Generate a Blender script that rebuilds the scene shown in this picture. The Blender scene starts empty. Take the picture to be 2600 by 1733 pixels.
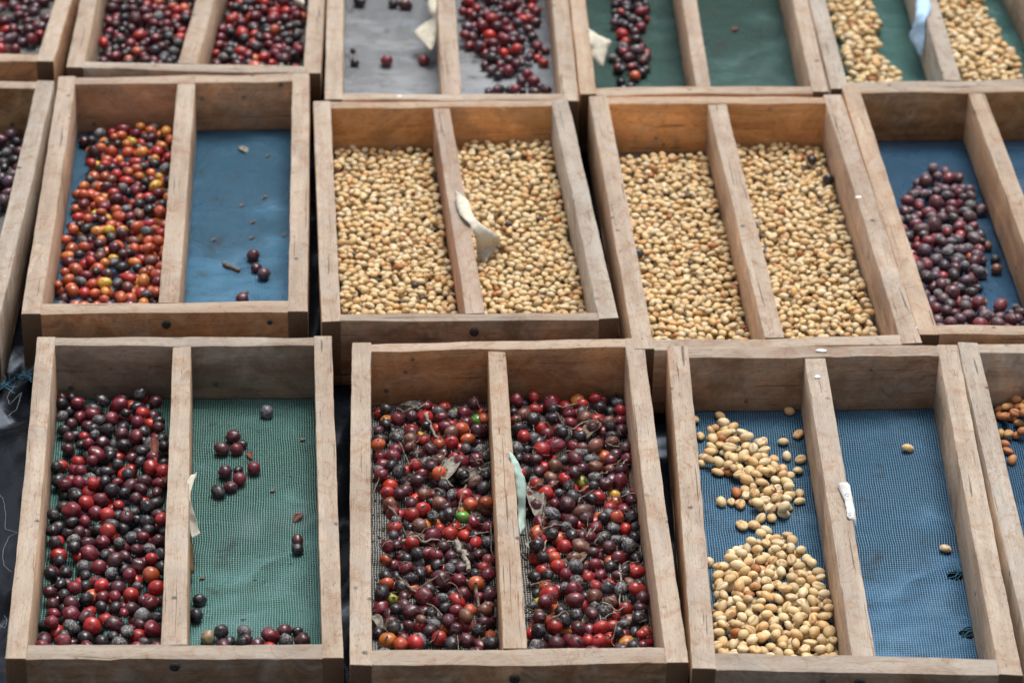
import bpy, math, random
import numpy as np
from mathutils import Vector, Matrix, Euler
from mathutils import noise as mn
rnd = random.Random(7)
npr = np.random.RandomState(7)
S = bpy.context.scene
COL = S.collection

# ------------------------------------------------------------------ camera
TOP = 0.080            # height of the tray rims above the plastic sheet
CAMH = TOP + 1.68898
PITCH, ROLL, FPX = math.radians(31.28875), math.radians(-1.22945), 8000.0
cam_d = bpy.data.cameras.new('camera')
cam = bpy.data.objects.new('camera', cam_d); COL.objects.link(cam); S.camera = cam
cam.matrix_world = Matrix.Translation((0, 0, CAMH)) @ Matrix.Rotation(math.pi/2 - PITCH, 4, 'X') @ Matrix.Rotation(-ROLL, 4, 'Z')
cam_d.sensor_width = 36.0
cam_d.lens = 36.0*FPX/2600.0
cam_d.clip_start, cam_d.clip_end = 0.05, 200.0
cam_d.dof.use_dof = True
cam_d.dof.focus_distance = 3.02
cam_d.dof.aperture_fstop = 7.8

# ------------------------------------------------------------------ light
W = bpy.data.worlds.new('World'); S.world = W; W.use_nodes = True
SUN_EL, SUN_AZ = math.radians(70), math.radians(15)
nt = W.node_tree; nt.nodes.clear()
o_ = nt.nodes.new('ShaderNodeOutputWorld'); b_ = nt.nodes.new('ShaderNodeBackground')
s_ = nt.nodes.new('ShaderNodeTexSky'); s_.sky_type = 'NISHITA'; s_.sun_disc = False
s_.sun_elevation = SUN_EL; s_.sun_rotation = SUN_AZ; s_.air_density = 1.0; s_.dust_density = 4.0; s_.ozone_density = 1.0
h_ = nt.nodes.new('ShaderNodeHueSaturation'); h_.inputs['Saturation'].default_value = 0.42
nt.links.new(s_.outputs[0], h_.inputs['Color']); nt.links.new(h_.outputs[0], b_.inputs[0]); nt.links.new(b_.outputs[0], o_.inputs[0])
b_.inputs[1].default_value = 0.10
sd = bpy.data.lights.new('sun', 'SUN'); sun = bpy.data.objects.new('sun', sd); COL.objects.link(sun)
sd.energy = 1.5; sd.angle = math.radians(24); sd.color = (1.0, 0.97, 0.92)
dv = Vector((math.sin(SUN_AZ)*math.cos(SUN_EL), math.cos(SUN_AZ)*math.cos(SUN_EL), math.sin(SUN_EL)))
sun.rotation_euler = dv.to_track_quat('Z', 'Y').to_euler()
S.view_settings.view_transform = 'Standard'; S.view_settings.look = 'None'
S.view_settings.gamma = 1.0; S.view_settings.use_curve_mapping = False
S.view_settings.exposure = 0.97

# ------------------------------------------------------------------ helpers
_cp, _sp, _cr, _sr = math.cos(PITCH), math.sin(PITCH), math.cos(ROLL), math.sin(ROLL)
def at(px, py, z=TOP):
    """photograph pixel (2600 wide) -> point on the plane at height z"""
    u, v = px-1300.0, 866.5-py
    u, v = u*_cr + v*_sr, -u*_sr + v*_cr
    s = (z-CAMH)/(-FPX*_sp + v*_cp)
    return Vector((u*s, (FPX*_cp + v*_sp)*s, z))
def project(P):
    P = np.asarray(P, float); X, Y, Z = P[:, 0], P[:, 1], P[:, 2]-CAMH
    d = Y*_cp - Z*_sp; u = X/d*FPX; v = (Y*_sp + Z*_cp)/d*FPX
    return 1300+u*_cr-v*_sr, 866.5-(u*_sr+v*_cr), d
def tag(o, label=None, cat=None, group=None, kind=None):
    if label: o['label'] = label
    if cat: o['category'] = cat
    if group: o['group'] = group
    if kind: o['kind'] = kind
    return o
def link(name, me, mat=None, parent=None, color=None):
    o = bpy.data.objects.new(name, me); COL.objects.link(o)
    if mat and not me.materials: me.materials.append(mat)
    if parent: o.parent = parent
    if color: o.color = color
    return o
def mesh(name, V, F, smooth=True):
    me = bpy.data.meshes.new(name); me.from_pydata([tuple(v) for v in V], [], F); me.update()
    if smooth: me.polygons.foreach_set('use_smooth', [True]*len(me.polygons))
    return me
def empty(name, loc, rz=0):
    o = bpy.data.objects.new(name, None); COL.objects.link(o); o.location = loc; o.rotation_euler = (0, 0, rz)
    o.empty_display_size = 0.05
    return o

class NT:
    def __init__(s, name):
        s.m = bpy.data.materials.new(name); s.m.use_nodes = True; s.t = s.m.node_tree; s.t.nodes.clear()
        s.out = s.n('ShaderNodeOutputMaterial'); s.bsdf = s.n('ShaderNodeBsdfPrincipled')
        s.t.links.new(s.bsdf.outputs[0], s.out.inputs[0])
    def n(s, t): return s.t.nodes.new(t)
    def put(s, inp, v):
        if hasattr(v, 'is_linked') or isinstance(v, bpy.types.NodeSocket): s.t.links.new(v, inp)
        else:
            if inp.type == 'RGBA' and len(v) == 3: v = (*v, 1)
            inp.default_value = v
    def math(s, op, a, b=None, c=None, clamp=False):
        q = s.n('ShaderNodeMath'); q.operation = op; q.use_clamp = clamp
        s.put(q.inputs[0], a)
        if b is not None: s.put(q.inputs[1], b)
        if c is not None: s.put(q.inputs[2], c)
        return q.outputs[0]
    def vmath(s, op, a, b):
        q = s.n('ShaderNodeVectorMath'); q.operation = op; s.put(q.inputs[0], a); s.put(q.inputs[1], b); return q.outputs[0]
    def noise(s, vec, scale, detail=3, rough=0.55, dist=0.0):
        q = s.n('ShaderNodeTexNoise'); s.put(q.inputs['Vector'], vec); q.inputs['Scale'].default_value = scale
        q.inputs['Detail'].default_value = detail; q.inputs['Roughness'].default_value = rough; q.inputs['Distortion'].default_value = dist
        return q.outputs['Fac'], q.outputs['Color']
    def ramp(s, x, lo, hi, a=0.0, b=1.0):
        q = s.n('ShaderNodeMapRange'); q.interpolation_type = 'SMOOTHSTEP'; s.put(q.inputs[0], x)
        q.inputs[1].default_value = lo; q.inputs[2].default_value = hi; q.inputs[3].default_value = a; q.inputs[4].default_value = b
        return q.outputs[0]
    def mix(s, f, a, b, mode='MIX'):
        q = s.n('ShaderNodeMix'); q.data_type = 'RGBA'; q.blend_type = mode; s.put(q.inputs[0], f); s.put(q.inputs[6], a); s.put(q.inputs[7], b)
        return q.outputs[2]
    def bump(s, h, strength, dist=0.001):
        q = s.n('ShaderNodeBump'); s.put(q.inputs['Height'], h); q.inputs['Strength'].default_value = strength; q.inputs['Distance'].default_value = dist
        s.t.links.new(q.outputs[0], s.bsdf.inputs['Normal'])
    def set(s, k, v): s.put(s.bsdf.inputs[k], v)

# ------------------------------------------------------------------ materials
def wood_material():
    k = NT('weathered_wood')
    tc = k.n('ShaderNodeTexCoord'); oi = k.n('ShaderNodeObjectInfo')
    off = k.math('MULTIPLY', oi.outputs['Random'], 37.0)
    vec = k.vmath('ADD', tc.outputs['Object'], off)
    def sc(v, xyz): return k.vmath('MULTIPLY', v, xyz)
    warp, wc = k.noise(sc(vec, (5, 22, 22)), 1.0, 2)
    wv = k.vmath('ADD', sc(vec, (3.2, 70, 70)), k.vmath('MULTIPLY', wc, (1.6, 1.6, 1.6)))
    ring, _ = k.noise(wv, 1.0, 3, 0.6)
    fib, _ = k.noise(sc(vec, (28, 900, 900)), 1.0, 4, 0.65)
    fine, _ = k.noise(sc(vec, (420, 1500, 1500)), 1.0, 2, 0.6)
    blot, _ = k.noise(sc(vec, (17, 24, 24)), 1.0, 4, 0.6, 0.8)
    blot2, _ = k.noise(k.vmath('ADD', sc(vec, (30, 34, 34)), (7, 3, 1)), 1.0, 5, 0.65, 1.5)
    base = oi.outputs['Color']; stain = oi.outputs['Alpha']
    tick, _ = k.noise(sc(vec, (150, 1100, 1100)), 1.0, 2, 0.5)
    c = k.mix(k.ramp(ring, 0.35, 0.68, 0, 0.6), base, k.mix(1.0, base, (0.74, 0.64, 0.56), 'MULTIPLY'))
    c = k.mix(k.ramp(fib, 0.50, 0.75, 0, 0.6), c, k.mix(1.0, c, (0.50, 0.44, 0.40), 'MULTIPLY'))
    c = k.mix(k.ramp(fine, 0.30, 0.42, 0.45, 0), c, k.mix(1.0, c, (0.5, 0.45, 0.4), 'MULTIPLY'))
    c = k.mix(k.ramp(fine, 0.56, 0.72, 0, 0.45), c, k.mix(1.0, c, (1.4, 1.4, 1.4), 'MULTIPLY'))
    c = k.mix(k.ramp(tick, 0.63, 0.70, 0, 0.7), c, k.mix(1.0, c, (0.36, 0.30, 0.27), 'MULTIPLY'))
    # grey weathering patches
    c = k.mix(k.ramp(blot, 0.52, 0.70, 0, 0.35), c, k.mix(0.7, c, (0.34, 0.31, 0.28)))
    # the sides of every board are soaked brown by fruit juice, the worn rims are bleached
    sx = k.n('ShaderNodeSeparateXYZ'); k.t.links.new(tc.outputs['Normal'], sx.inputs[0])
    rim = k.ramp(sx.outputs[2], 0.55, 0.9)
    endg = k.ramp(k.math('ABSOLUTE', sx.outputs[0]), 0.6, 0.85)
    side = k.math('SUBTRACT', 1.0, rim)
    sm = k.math('MULTIPLY', k.ramp(blot2, 0.22, 0.70, 0.25, 1.0), k.math('MULTIPLY', stain, side))
    soaked = k.mix(1.0, c, k.mix(k.ramp(blot, 0.4, 0.6), (0.62, 0.40, 0.24), (0.36, 0.27, 0.20)), 'MULTIPLY')
    c = k.mix(sm, c, soaked)
    # pink-brown water stains on the rims
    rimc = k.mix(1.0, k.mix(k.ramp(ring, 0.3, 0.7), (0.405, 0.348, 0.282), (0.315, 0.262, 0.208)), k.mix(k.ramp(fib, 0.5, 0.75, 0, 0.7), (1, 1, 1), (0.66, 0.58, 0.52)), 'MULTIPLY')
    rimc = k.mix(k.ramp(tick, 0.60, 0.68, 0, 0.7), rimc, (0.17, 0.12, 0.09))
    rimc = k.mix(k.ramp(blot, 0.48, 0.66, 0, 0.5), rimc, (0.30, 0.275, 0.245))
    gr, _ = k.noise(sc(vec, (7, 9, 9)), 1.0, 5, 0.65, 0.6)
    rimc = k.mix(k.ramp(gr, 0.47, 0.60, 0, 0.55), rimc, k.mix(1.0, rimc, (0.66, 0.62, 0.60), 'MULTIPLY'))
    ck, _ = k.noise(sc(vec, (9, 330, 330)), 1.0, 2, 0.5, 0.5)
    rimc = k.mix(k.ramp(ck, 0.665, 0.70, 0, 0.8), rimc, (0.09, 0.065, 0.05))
    c = k.mix(k.ramp(ck, 0.675, 0.71, 0, 0.7), c, k.mix(1.0, c, (0.2, 0.18, 0.16), 'MULTIPLY'))
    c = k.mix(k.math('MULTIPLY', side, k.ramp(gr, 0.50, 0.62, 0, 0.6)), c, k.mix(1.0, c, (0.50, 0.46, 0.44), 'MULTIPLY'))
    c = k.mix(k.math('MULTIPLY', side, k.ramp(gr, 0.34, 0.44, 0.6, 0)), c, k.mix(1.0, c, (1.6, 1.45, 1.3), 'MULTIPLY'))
    c = k.mix(k.math('MULTIPLY', side, 1.0), k.mix(1.0, c, (0.84, 0.84, 0.84), 'MULTIPLY'), k.mix(1.0, c, (1.42, 1.38, 1.32), 'MULTIPLY'))  # sides lightened and rims darkened in colour to offset the overhead light
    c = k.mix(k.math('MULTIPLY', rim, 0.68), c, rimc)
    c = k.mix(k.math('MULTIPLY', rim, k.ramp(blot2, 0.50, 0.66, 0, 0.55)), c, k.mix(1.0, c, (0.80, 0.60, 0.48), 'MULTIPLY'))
    wm, _ = k.noise(sc(vec, (11, 16, 16)), 1.0, 2, 0.5, 1.6)
    wl_ = k.math('ABSOLUTE', k.math('SUBTRACT', wm, 0.5))
    c = k.mix(k.ramp(wl_, 0.0, 0.012, 0.42, 0), c, k.mix(1.0, c, (0.62, 0.45, 0.36), 'MULTIPLY'))
    c = k.mix(k.ramp(wm, 0.50, 0.53, 0, 0.22), c, k.mix(1.0, c, (0.80, 0.72, 0.66), 'MULTIPLY'))
    # small mould dots
    vo = k.n('ShaderNodeTexVoronoi'); vo.inputs['Scale'].default_value = 38.0; k.t.links.new(vec, vo.inputs['Vector'])
    dn = k.math('ADD', vo.outputs['Distance'], k.math('MULTIPLY', fine, 0.12))
    sel = k.ramp(k.noise(vec, 23.0, 1)[0], 0.50, 0.60)
    c = k.mix(k.math('MULTIPLY', k.ramp(dn, 0.12, 0.22, 0.85, 0), sel), c, (0.05, 0.048, 0.045))
    c = k.mix(k.math('MULTIPLY', k.ramp(blot2, 0.66, 0.76, 0, 0.75), k.ramp(stain, 0.3, 0.8)), c, (0.02, 0.018, 0.016))
    c = k.mix(endg, c, k.mix(k.ramp(fine, 0.35, 0.65), (0.16, 0.085, 0.04), (0.05, 0.035, 0.025)))
    k.set('Base Color', c); k.set('Roughness', 0.86); k.set('Specular IOR Level', 0.25)
    k.bump(k.math('ADD', k.math('MULTIPLY', fib, 0.7), k.math('ADD', k.math('MULTIPLY', fine, 0.35), k.math('MULTIPLY', ring, 0.8))), 0.75, 0.0009)
    return k.m

def skin_material(name, attr, kind):
    """cherries and beans: colour from the object (attr False) or from the mesh colour attribute"""
    k = NT(name); tc = k.n('ShaderNodeTexCoord'); oi = k.n('ShaderNodeObjectInfo')
    if attr:
        a = k.n('ShaderNodeAttribute'); a.attribute_name = 'tone'; base, dust = a.outputs['Color'], a.outputs['Alpha']
        vec = tc.outputs['Object']
    else:
        base, dust = oi.outputs['Color'], oi.outputs['Alpha']
        vec = k.vmath('ADD', k.vmath('MULTIPLY', tc.outputs['Object'], (0.0068,)*3), k.math('MULTIPLY', oi.outputs['Random'], 1.7))
    n1, _ = k.noise(vec, 170, 3, 0.6); n2, _ = k.noise(vec, 700, 3, 0.6); n3, _ = k.noise(vec, 95, 2, 0.5, 0.6)
    if kind == 'cherry':
        c = k.mix(k.ramp(n1, 0.42, 0.68, 0, 0.8), base, k.mix(1.0, base, (0.45, 0.40, 0.5), 'MULTIPLY'))
        c = k.mix(k.ramp(n3, 0.30, 0.42, 0.35, 0), c, k.mix(1.0, c, (1.6, 1.3, 1.1), 'MULTIPLY'))
        d = k.math('MULTIPLY', dust, k.math('ADD', k.ramp(n2, 0.42, 0.68, 0.0, 0.75), k.ramp(n1, 0.5, 0.7, 0, 0.4)), clamp=True)
        c = k.mix(d, c, (0.36, 0.35, 0.34))
        k.set('Base Color', c)
        k.set('Roughness', k.math('ADD', k.ramp(n1, 0.3, 0.7, 0.20, 0.40), k.math('MULTIPLY', dust, 0.3)))
        k.set('Specular IOR Level', 0.55)
        k.set('Subsurface Weight', 0.0)
        k.bump(k.math('ADD', k.math('MULTIPLY', n2, .7), k.math('MULTIPLY', n1, 1.6)), 0.28, 0.0009 if attr else 0.0009)
    else:
        c = k.mix(k.ramp(n3, 0.45, 0.70, 0, 0.55), base, k.mix(1.0, base, (1.0, 0.78, 0.55), 'MULTIPLY'))
        c = k.mix(k.ramp(n2, 0.58, 0.75, 0, 0.3), c, k.mix(1.0, c, (0.6, 0.5, 0.4), 'MULTIPLY'))
        d = k.math('MULTIPLY', dust, k.ramp(n1, 0.52, 0.60), clamp=True)
        c = k.mix(d, c, (0.30, 0.12, 0.04))
        g = k.n('ShaderNodeAttribute'); g.attribute_name = 'crease'
        c = k.mix(k.math('MULTIPLY', g.outputs['Fac'], 0.85), c, (0.22, 0.13, 0.065))
        k.set('Base Color', c); k.set('Roughness', 0.5); k.set('Specular IOR Level', 0.35)
        k.bump(k.math('ADD', n2, k.math('MULTIPLY', n1, 0.5)), 0.22, 0.0006)
    return k.m

def net_material(name, thread, backing, cover, pitch=0.0022):
    k = NT(name); tc = k.n('ShaderNodeTexCoord')
    vec = tc.outputs['Object']
    _, wc = k.noise(vec, 16, 2); _, wc2 = k.noise(vec, 60, 2)
    w = k.vmath('ADD', vec, k.vmath('MULTIPLY', wc, (0.006, 0.006, 0)))
    w = k.vmath('ADD', w, k.vmath('MULTIPLY', wc2, (0.0004, 0.0004, 0)))
    sp = k.n('ShaderNodeSeparateXYZ'); k.t.links.new(w, sp.inputs[0])
    def line(v, p, wd):
        f = k.math('FRACT', k.math('DIVIDE', v, p))
        return k.ramp(k.math('ABSOLUTE', k.math('SUBTRACT', f, 0.5)), 0.5-wd-0.08, 0.5-wd+0.04)
    lx = line(sp.outputs[0], pitch*1.1, 0.11); ly = line(sp.outputs[1], pitch*1.35, 0.11)
    g = k.math('MAXIMUM', lx, k.math('MULTIPLY', ly, 0.85))
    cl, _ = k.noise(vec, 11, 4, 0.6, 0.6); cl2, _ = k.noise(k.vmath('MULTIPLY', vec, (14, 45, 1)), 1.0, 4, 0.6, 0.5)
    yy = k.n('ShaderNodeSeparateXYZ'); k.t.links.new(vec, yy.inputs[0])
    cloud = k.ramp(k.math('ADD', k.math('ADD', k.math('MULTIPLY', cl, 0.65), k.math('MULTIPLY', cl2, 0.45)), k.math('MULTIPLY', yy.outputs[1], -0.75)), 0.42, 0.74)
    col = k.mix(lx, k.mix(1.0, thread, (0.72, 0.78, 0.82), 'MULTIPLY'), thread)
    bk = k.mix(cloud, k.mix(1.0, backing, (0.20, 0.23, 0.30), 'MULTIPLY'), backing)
    dn, _ = k.noise(vec, 260, 3, 0.7)
    c = k.mix(g, bk, col)
    c = k.mix(k.ramp(dn, 0.66, 0.76, 0, 0.6), c, (0.30, 0.29, 0.27))
    dk, _ = k.noise(vec, 34, 4, 0.7)
    c = k.mix(k.ramp(dk, 0.56, 0.72, 0, 0.55), c, (0.035, 0.034, 0.028))
    k.set('Roughness', 0.6); k.set('Specular IOR Level', 0.3)
    tr = k.n('ShaderNodeBsdfTransparent'); mx = k.n('ShaderNodeMixShader')
    hz, _ = k.noise(k.vmath('ADD', k.vmath('MULTIPLY', vec, (9, 13, 1)), (5, 2, 0)), 1.0, 3, 0.6, 1.0)
    k.set('Base Color', k.mix(k.ramp(hz, 0.48, 0.74, 0, 0.6), c, k.mix(0.18, k.mix(1.0, thread, (0.95, 1.05, 1.15), 'MULTIPLY'), (0.26, 0.33, 0.40))))
    op = k.math('MAXIMUM', g, k.math('MULTIPLY_ADD', cloud, cover*0.55, cover*0.42))
    k.t.links.new(op, mx.inputs[0]); k.t.links.new(tr.outputs[0], mx.inputs[1]); k.t.links.new(k.bsdf.outputs[0], mx.inputs[2])
    k.t.links.new(mx.outputs[0], k.out.inputs[0])
    k.bump(g, 0.6, 0.0006)
    return k.m

def plain(name, col, rough=0.7, var=0.35, scale=120, col2=None, spec=0.3):
    k = NT(name); tc = k.n('ShaderNodeTexCoord'); oi = k.n('ShaderNodeObjectInfo')
    vec = k.vmath('ADD', tc.outputs['Object'], k.math('MULTIPLY', oi.outputs['Random'], 9.0))
    n, _ = k.noise(vec, scale, 4, 0.65)
    b = col2 if col2 else tuple(x*(1-var) for x in col)
    k.set('Base Color', k.mix(k.ramp(n, 0.35, 0.65), col, b)); k.set('Roughness', rough); k.set('Specular IOR Level', spec)
    k.bump(n, 0.3, 0.001)
    return k.m

def sheet_material():
    k = NT('black_plastic'); tc = k.n('ShaderNodeTexCoord'); v = tc.outputs['Object']
    n, _ = k.noise(v, 60, 4, 0.6, 1.2); n2, _ = k.noise(v, 900, 3, 0.7); n3, _ = k.noise(v, 12, 3, 0.6, 1.5)
    c = k.mix(k.ramp(n2, 0.68, 0.80, 0, 0.25), (0.005, 0.006, 0.008), (0.10, 0.11, 0.12))
    k.set('Base Color', c); k.set('Roughness', k.ramp(n3, 0.3, 0.7, 0.20, 0.34)); k.set('Specular IOR Level', 0.15); k.set('Specular Tint', (0.62, 0.78, 1.0, 1))  # blue of the sky painted into the sheet's highlights by the specular tint
    k.bump(k.math('ADD', k.math('MULTIPLY', n, 0.15), k.math('MULTIPLY', n3, 3.0)), 0.2, 0.002)
    return k.m

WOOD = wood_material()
CH_O, CH_A = skin_material('cherry_skin', False, 'cherry'), skin_material('cherry_skin_mass', True, 'cherry')
BN_O, BN_A = skin_material('parchment', False, 'bean'), skin_material('parchment_mass', True, 'bean')
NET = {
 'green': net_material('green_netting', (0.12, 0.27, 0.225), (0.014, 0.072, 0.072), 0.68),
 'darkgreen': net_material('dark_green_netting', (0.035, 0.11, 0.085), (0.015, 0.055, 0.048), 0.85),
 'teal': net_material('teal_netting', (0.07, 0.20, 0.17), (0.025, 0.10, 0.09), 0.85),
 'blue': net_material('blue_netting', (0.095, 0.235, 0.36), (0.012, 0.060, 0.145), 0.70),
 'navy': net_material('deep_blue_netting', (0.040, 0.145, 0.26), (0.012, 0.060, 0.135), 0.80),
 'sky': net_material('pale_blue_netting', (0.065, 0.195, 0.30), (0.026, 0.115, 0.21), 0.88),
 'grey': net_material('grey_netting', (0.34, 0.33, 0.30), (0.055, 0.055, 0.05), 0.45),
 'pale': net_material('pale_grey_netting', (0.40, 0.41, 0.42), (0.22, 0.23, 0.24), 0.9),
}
PAPER = plain('paper', (0.62, 0.58, 0.47), 0.8, 0.2, 160)
PAPERB = plain('blue_paper', (0.42, 0.60, 0.78), 0.7, 0.15, 90)
PAPERM = plain('mint_paper', (0.46, 0.62, 0.54), 0.75, 0.25, 90)
INK = plain('ink', (0.08, 0.10, 0.35), 0.6, 0.1)
INKD = plain('faded_ink', (0.28, 0.27, 0.26), 0.6, 0.1)
TWIG = plain('dry_twig', (0.22, 0.165, 0.125), 0.9, 0.6, 300)
TWIGP = plain('pale_twig', (0.34, 0.31, 0.25), 0.9, 0.6, 260)
LEAF = plain('dry_leaf_skin', (0.19, 0.13, 0.085), 0.75, 0.55, 220)
LEAFR = plain('red_brown_leaf', (0.16, 0.045, 0.03), 0.6, 0.5, 200)
LEAFG = plain('grey_leaf', (0.27, 0.25, 0.21), 0.85, 0.6, 200)
CRUMB = plain('husk_crumb', (0.11, 0.092, 0.078), 0.9, 0.6, 200)
THREADB = plain('blue_thread', (0.12, 0.38, 0.55), 0.5, 0.2)
THREADG = plain('grey_thread', (0.30, 0.32, 0.34), 0.5, 0.2)
IRON = plain('rusty_iron', (0.035, 0.028, 0.025), 0.7, 0.5, 400)
DROP = plain('white_droppings', (0.75, 0.75, 0.73), 0.7, 0.1)

# ------------------------------------------------------------------ the plastic sheet
def ground():
    def axis(c, half, n, far):
        core = np.linspace(c-half, c+half, n)
        ext = half*np.geomspace(1.05, far/half, 14)
        return np.concatenate([(c-ext)[::-1], core, c+ext])
    xs, ys = axis(0, 1.1, 330, 40), axis(3.1, 1.5, 330, 40)
    X, Y = np.meshgrid(xs, ys)
    Z = np.zeros_like(X)
    V = []
    for j in range(X.shape[0]):
        for i in range(X.shape[1]):
            x, y = X[j, i], Y[j, i]
            if abs(x) < 1.3 and abs(y-3.1) < 1.7:
                p = Vector((x*9, y*5, 0.3)); w = mn.noise_vector(p*0.6)*0.9
                a = mn.noise(p+w); b = mn.noise(p*3.1+w*2.0)
                z = -0.001 - 0.012*math.exp(-(a*4.5)**2) - 0.003*math.exp(-(b*5)**2)
            else: z = -0.008
            V.append((x, y, z))
    n = X.shape[1]
    F = [(j*n+i, j*n+i+1, (j+1)*n+i+1, (j+1)*n+i) for j in range(X.shape[0]-1) for i in range(n-1)]
    o = link('ground', mesh('ground', V, F), sheet_material())
    tag(o, 'crumpled glossy black plastic sheet spread under the trays', None, None, 'structure')
ground()

# ------------------------------------------------------------------ wooden boards
def board_mesh(L, w0, w1, H, bow=0.0, rough=1.0, seed=0, chip=0.0):
    """a rough sawn board, length along X, width (w0 at -X, w1 at +X) along Y, height along Z from 0 to H"""
    n = max(10, int(L/0.011)); r = 0.0011
    V, F = [], []
    sec = []
    for sy, sz in ((-1, 0), (1, 0), (1, 1), (-1, 1)):
        cy, cz = sy, sz
        if (sy, sz) == (-1, 0): pts = [(0, 1), (0.3, 0.3), (1, 0)]
        elif (sy, sz) == (1, 0): pts = [(1, 0), (0.3, 0.3), (0, 1)]
        elif (sy, sz) == (1, 1): pts = [(0, 1), (0.3, 0.3), (1, 0)]
        else: pts = [(1, 0), (0.3, 0.3), (0, 1)]
        for a, b in pts: sec.append((sy, sz, a*r, b*r))
    m = len(sec)
    xs = [-L/2, -L/2+0.0006] + [(-L/2 + L*(i+0.5)/n) for i in range(n)] + [L/2-0.0006, L/2]
    for i, x in enumerate(xs):
        t = (x+L/2)/L; w = w0*(1-t)+w1*t
        e = 0.0006 if i in (0, len(xs)-1) else 0.0
        for q, (sy, sz, a, b) in enumerate(sec):
            y = sy*(w/2 - a - e); z = (H - b - e if sz else b + e)
            k = q//3
            ny = mn.noise(Vector((x*24, k*3.7+seed*5.1, 1.3)))*0.00055*rough + mn.noise(Vector((x*150, k*2.7+seed, 7)))*0.00045*rough
            nz = mn.noise(Vector((x*16, (k//2)*9.1+sy*0.6+seed*3.3, 4.4)))*0.0013*rough
            if sz and chip:
                cc = mn.noise(Vector((x*60, sy*5+seed*1.9, 2.2)))
                if cc > 0.25: nz -= (cc-0.25)*chip*(1.0 if sy < 0 else .4)
            V.append((x, y+ny + bow*(1-(2*t-1)**2), z + (nz if sz else 0)))
    for i in range(len(xs)-1):
        for q in range(m):
            a = i*m+q; b = i*m+(q+1) % m
            F.append((a, a+m, b+m, b))
    F.append(tuple(range(m))); F.append(tuple(range((len(xs)-1)*m, len(xs)*m))[::-1])
    me = mesh('board', V, F, True)
    me.set_sharp_from_angle(angle=math.radians(38))
    return me

def add_board(name, parent, rz, org, p0, p1, w0, w1, z0, H, color, **kw):
    """p0, p1: centreline ends in the world"""
    d = (p1-p0); L = d.length; mid = (p0+p1)/2
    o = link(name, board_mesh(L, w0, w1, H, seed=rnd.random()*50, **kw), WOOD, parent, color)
    loc = Vector((mid.x-org.x, mid.y-org.y)); loc.rotate(Matrix.Rotation(-rz, 2))
    o.location = (loc.x, loc.y, z0); o.rotation_euler = (0, 0, math.atan2(d.y, d.x)-rz)
    return o

# wall grid used when things are dropped into the trays
GX0, GY0, GS = -1.15, 1.95, 0.0015
GNX, GNY = 1620, 1700
FLOOR = TOP-0.0664
HG = np.full((GNY, GNX), 9.0)
WALL = np.ones((GNY, GNX), bool)
gx = GX0+np.arange(GNX)*GS; gy = GY0+np.arange(GNY)*GS
TR = {}

def in_poly(px, py, poly):
    ins = np.zeros(np.shape(px), bool); n = len(poly)
    for i in range(n):
        x0, y0 = poly[i]; x1, y1 = poly[(i+1) % n]
        c = ((y0 > py) != (y1 > py))
        with np.errstate(divide='ignore', invalid='ignore'):
            xx = (x1-x0)*(py-y0)/((y1-y0) if y1 != y0 else 1e-12)+x0
        ins ^= (c & (px < xx))
    return ins

def sag(lx, ly, w, l, seed, amt=1.0):
    u = np.clip(np.abs(lx)/(w/2), 0, 1); v = np.clip(np.abs(ly)/(l/2), 0, 1)
    s = -0.0050*(1-u**2)*(1-v**4)*amt + 0.0010*np.sin(lx*75+3*np.sin(ly*14+seed))*(1-u**6)*(v**2)*(1-v**8)
    s = s + 0.0009*np.sin(ly*55+seed*3+2.0*np.sin(lx*18+seed))*(1-u**4)*(1-v**8)*amt + 0.0006*np.sin(ly*130+lx*40+seed*7)*(1-u**4)*(1-v**8)
    return s

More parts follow.
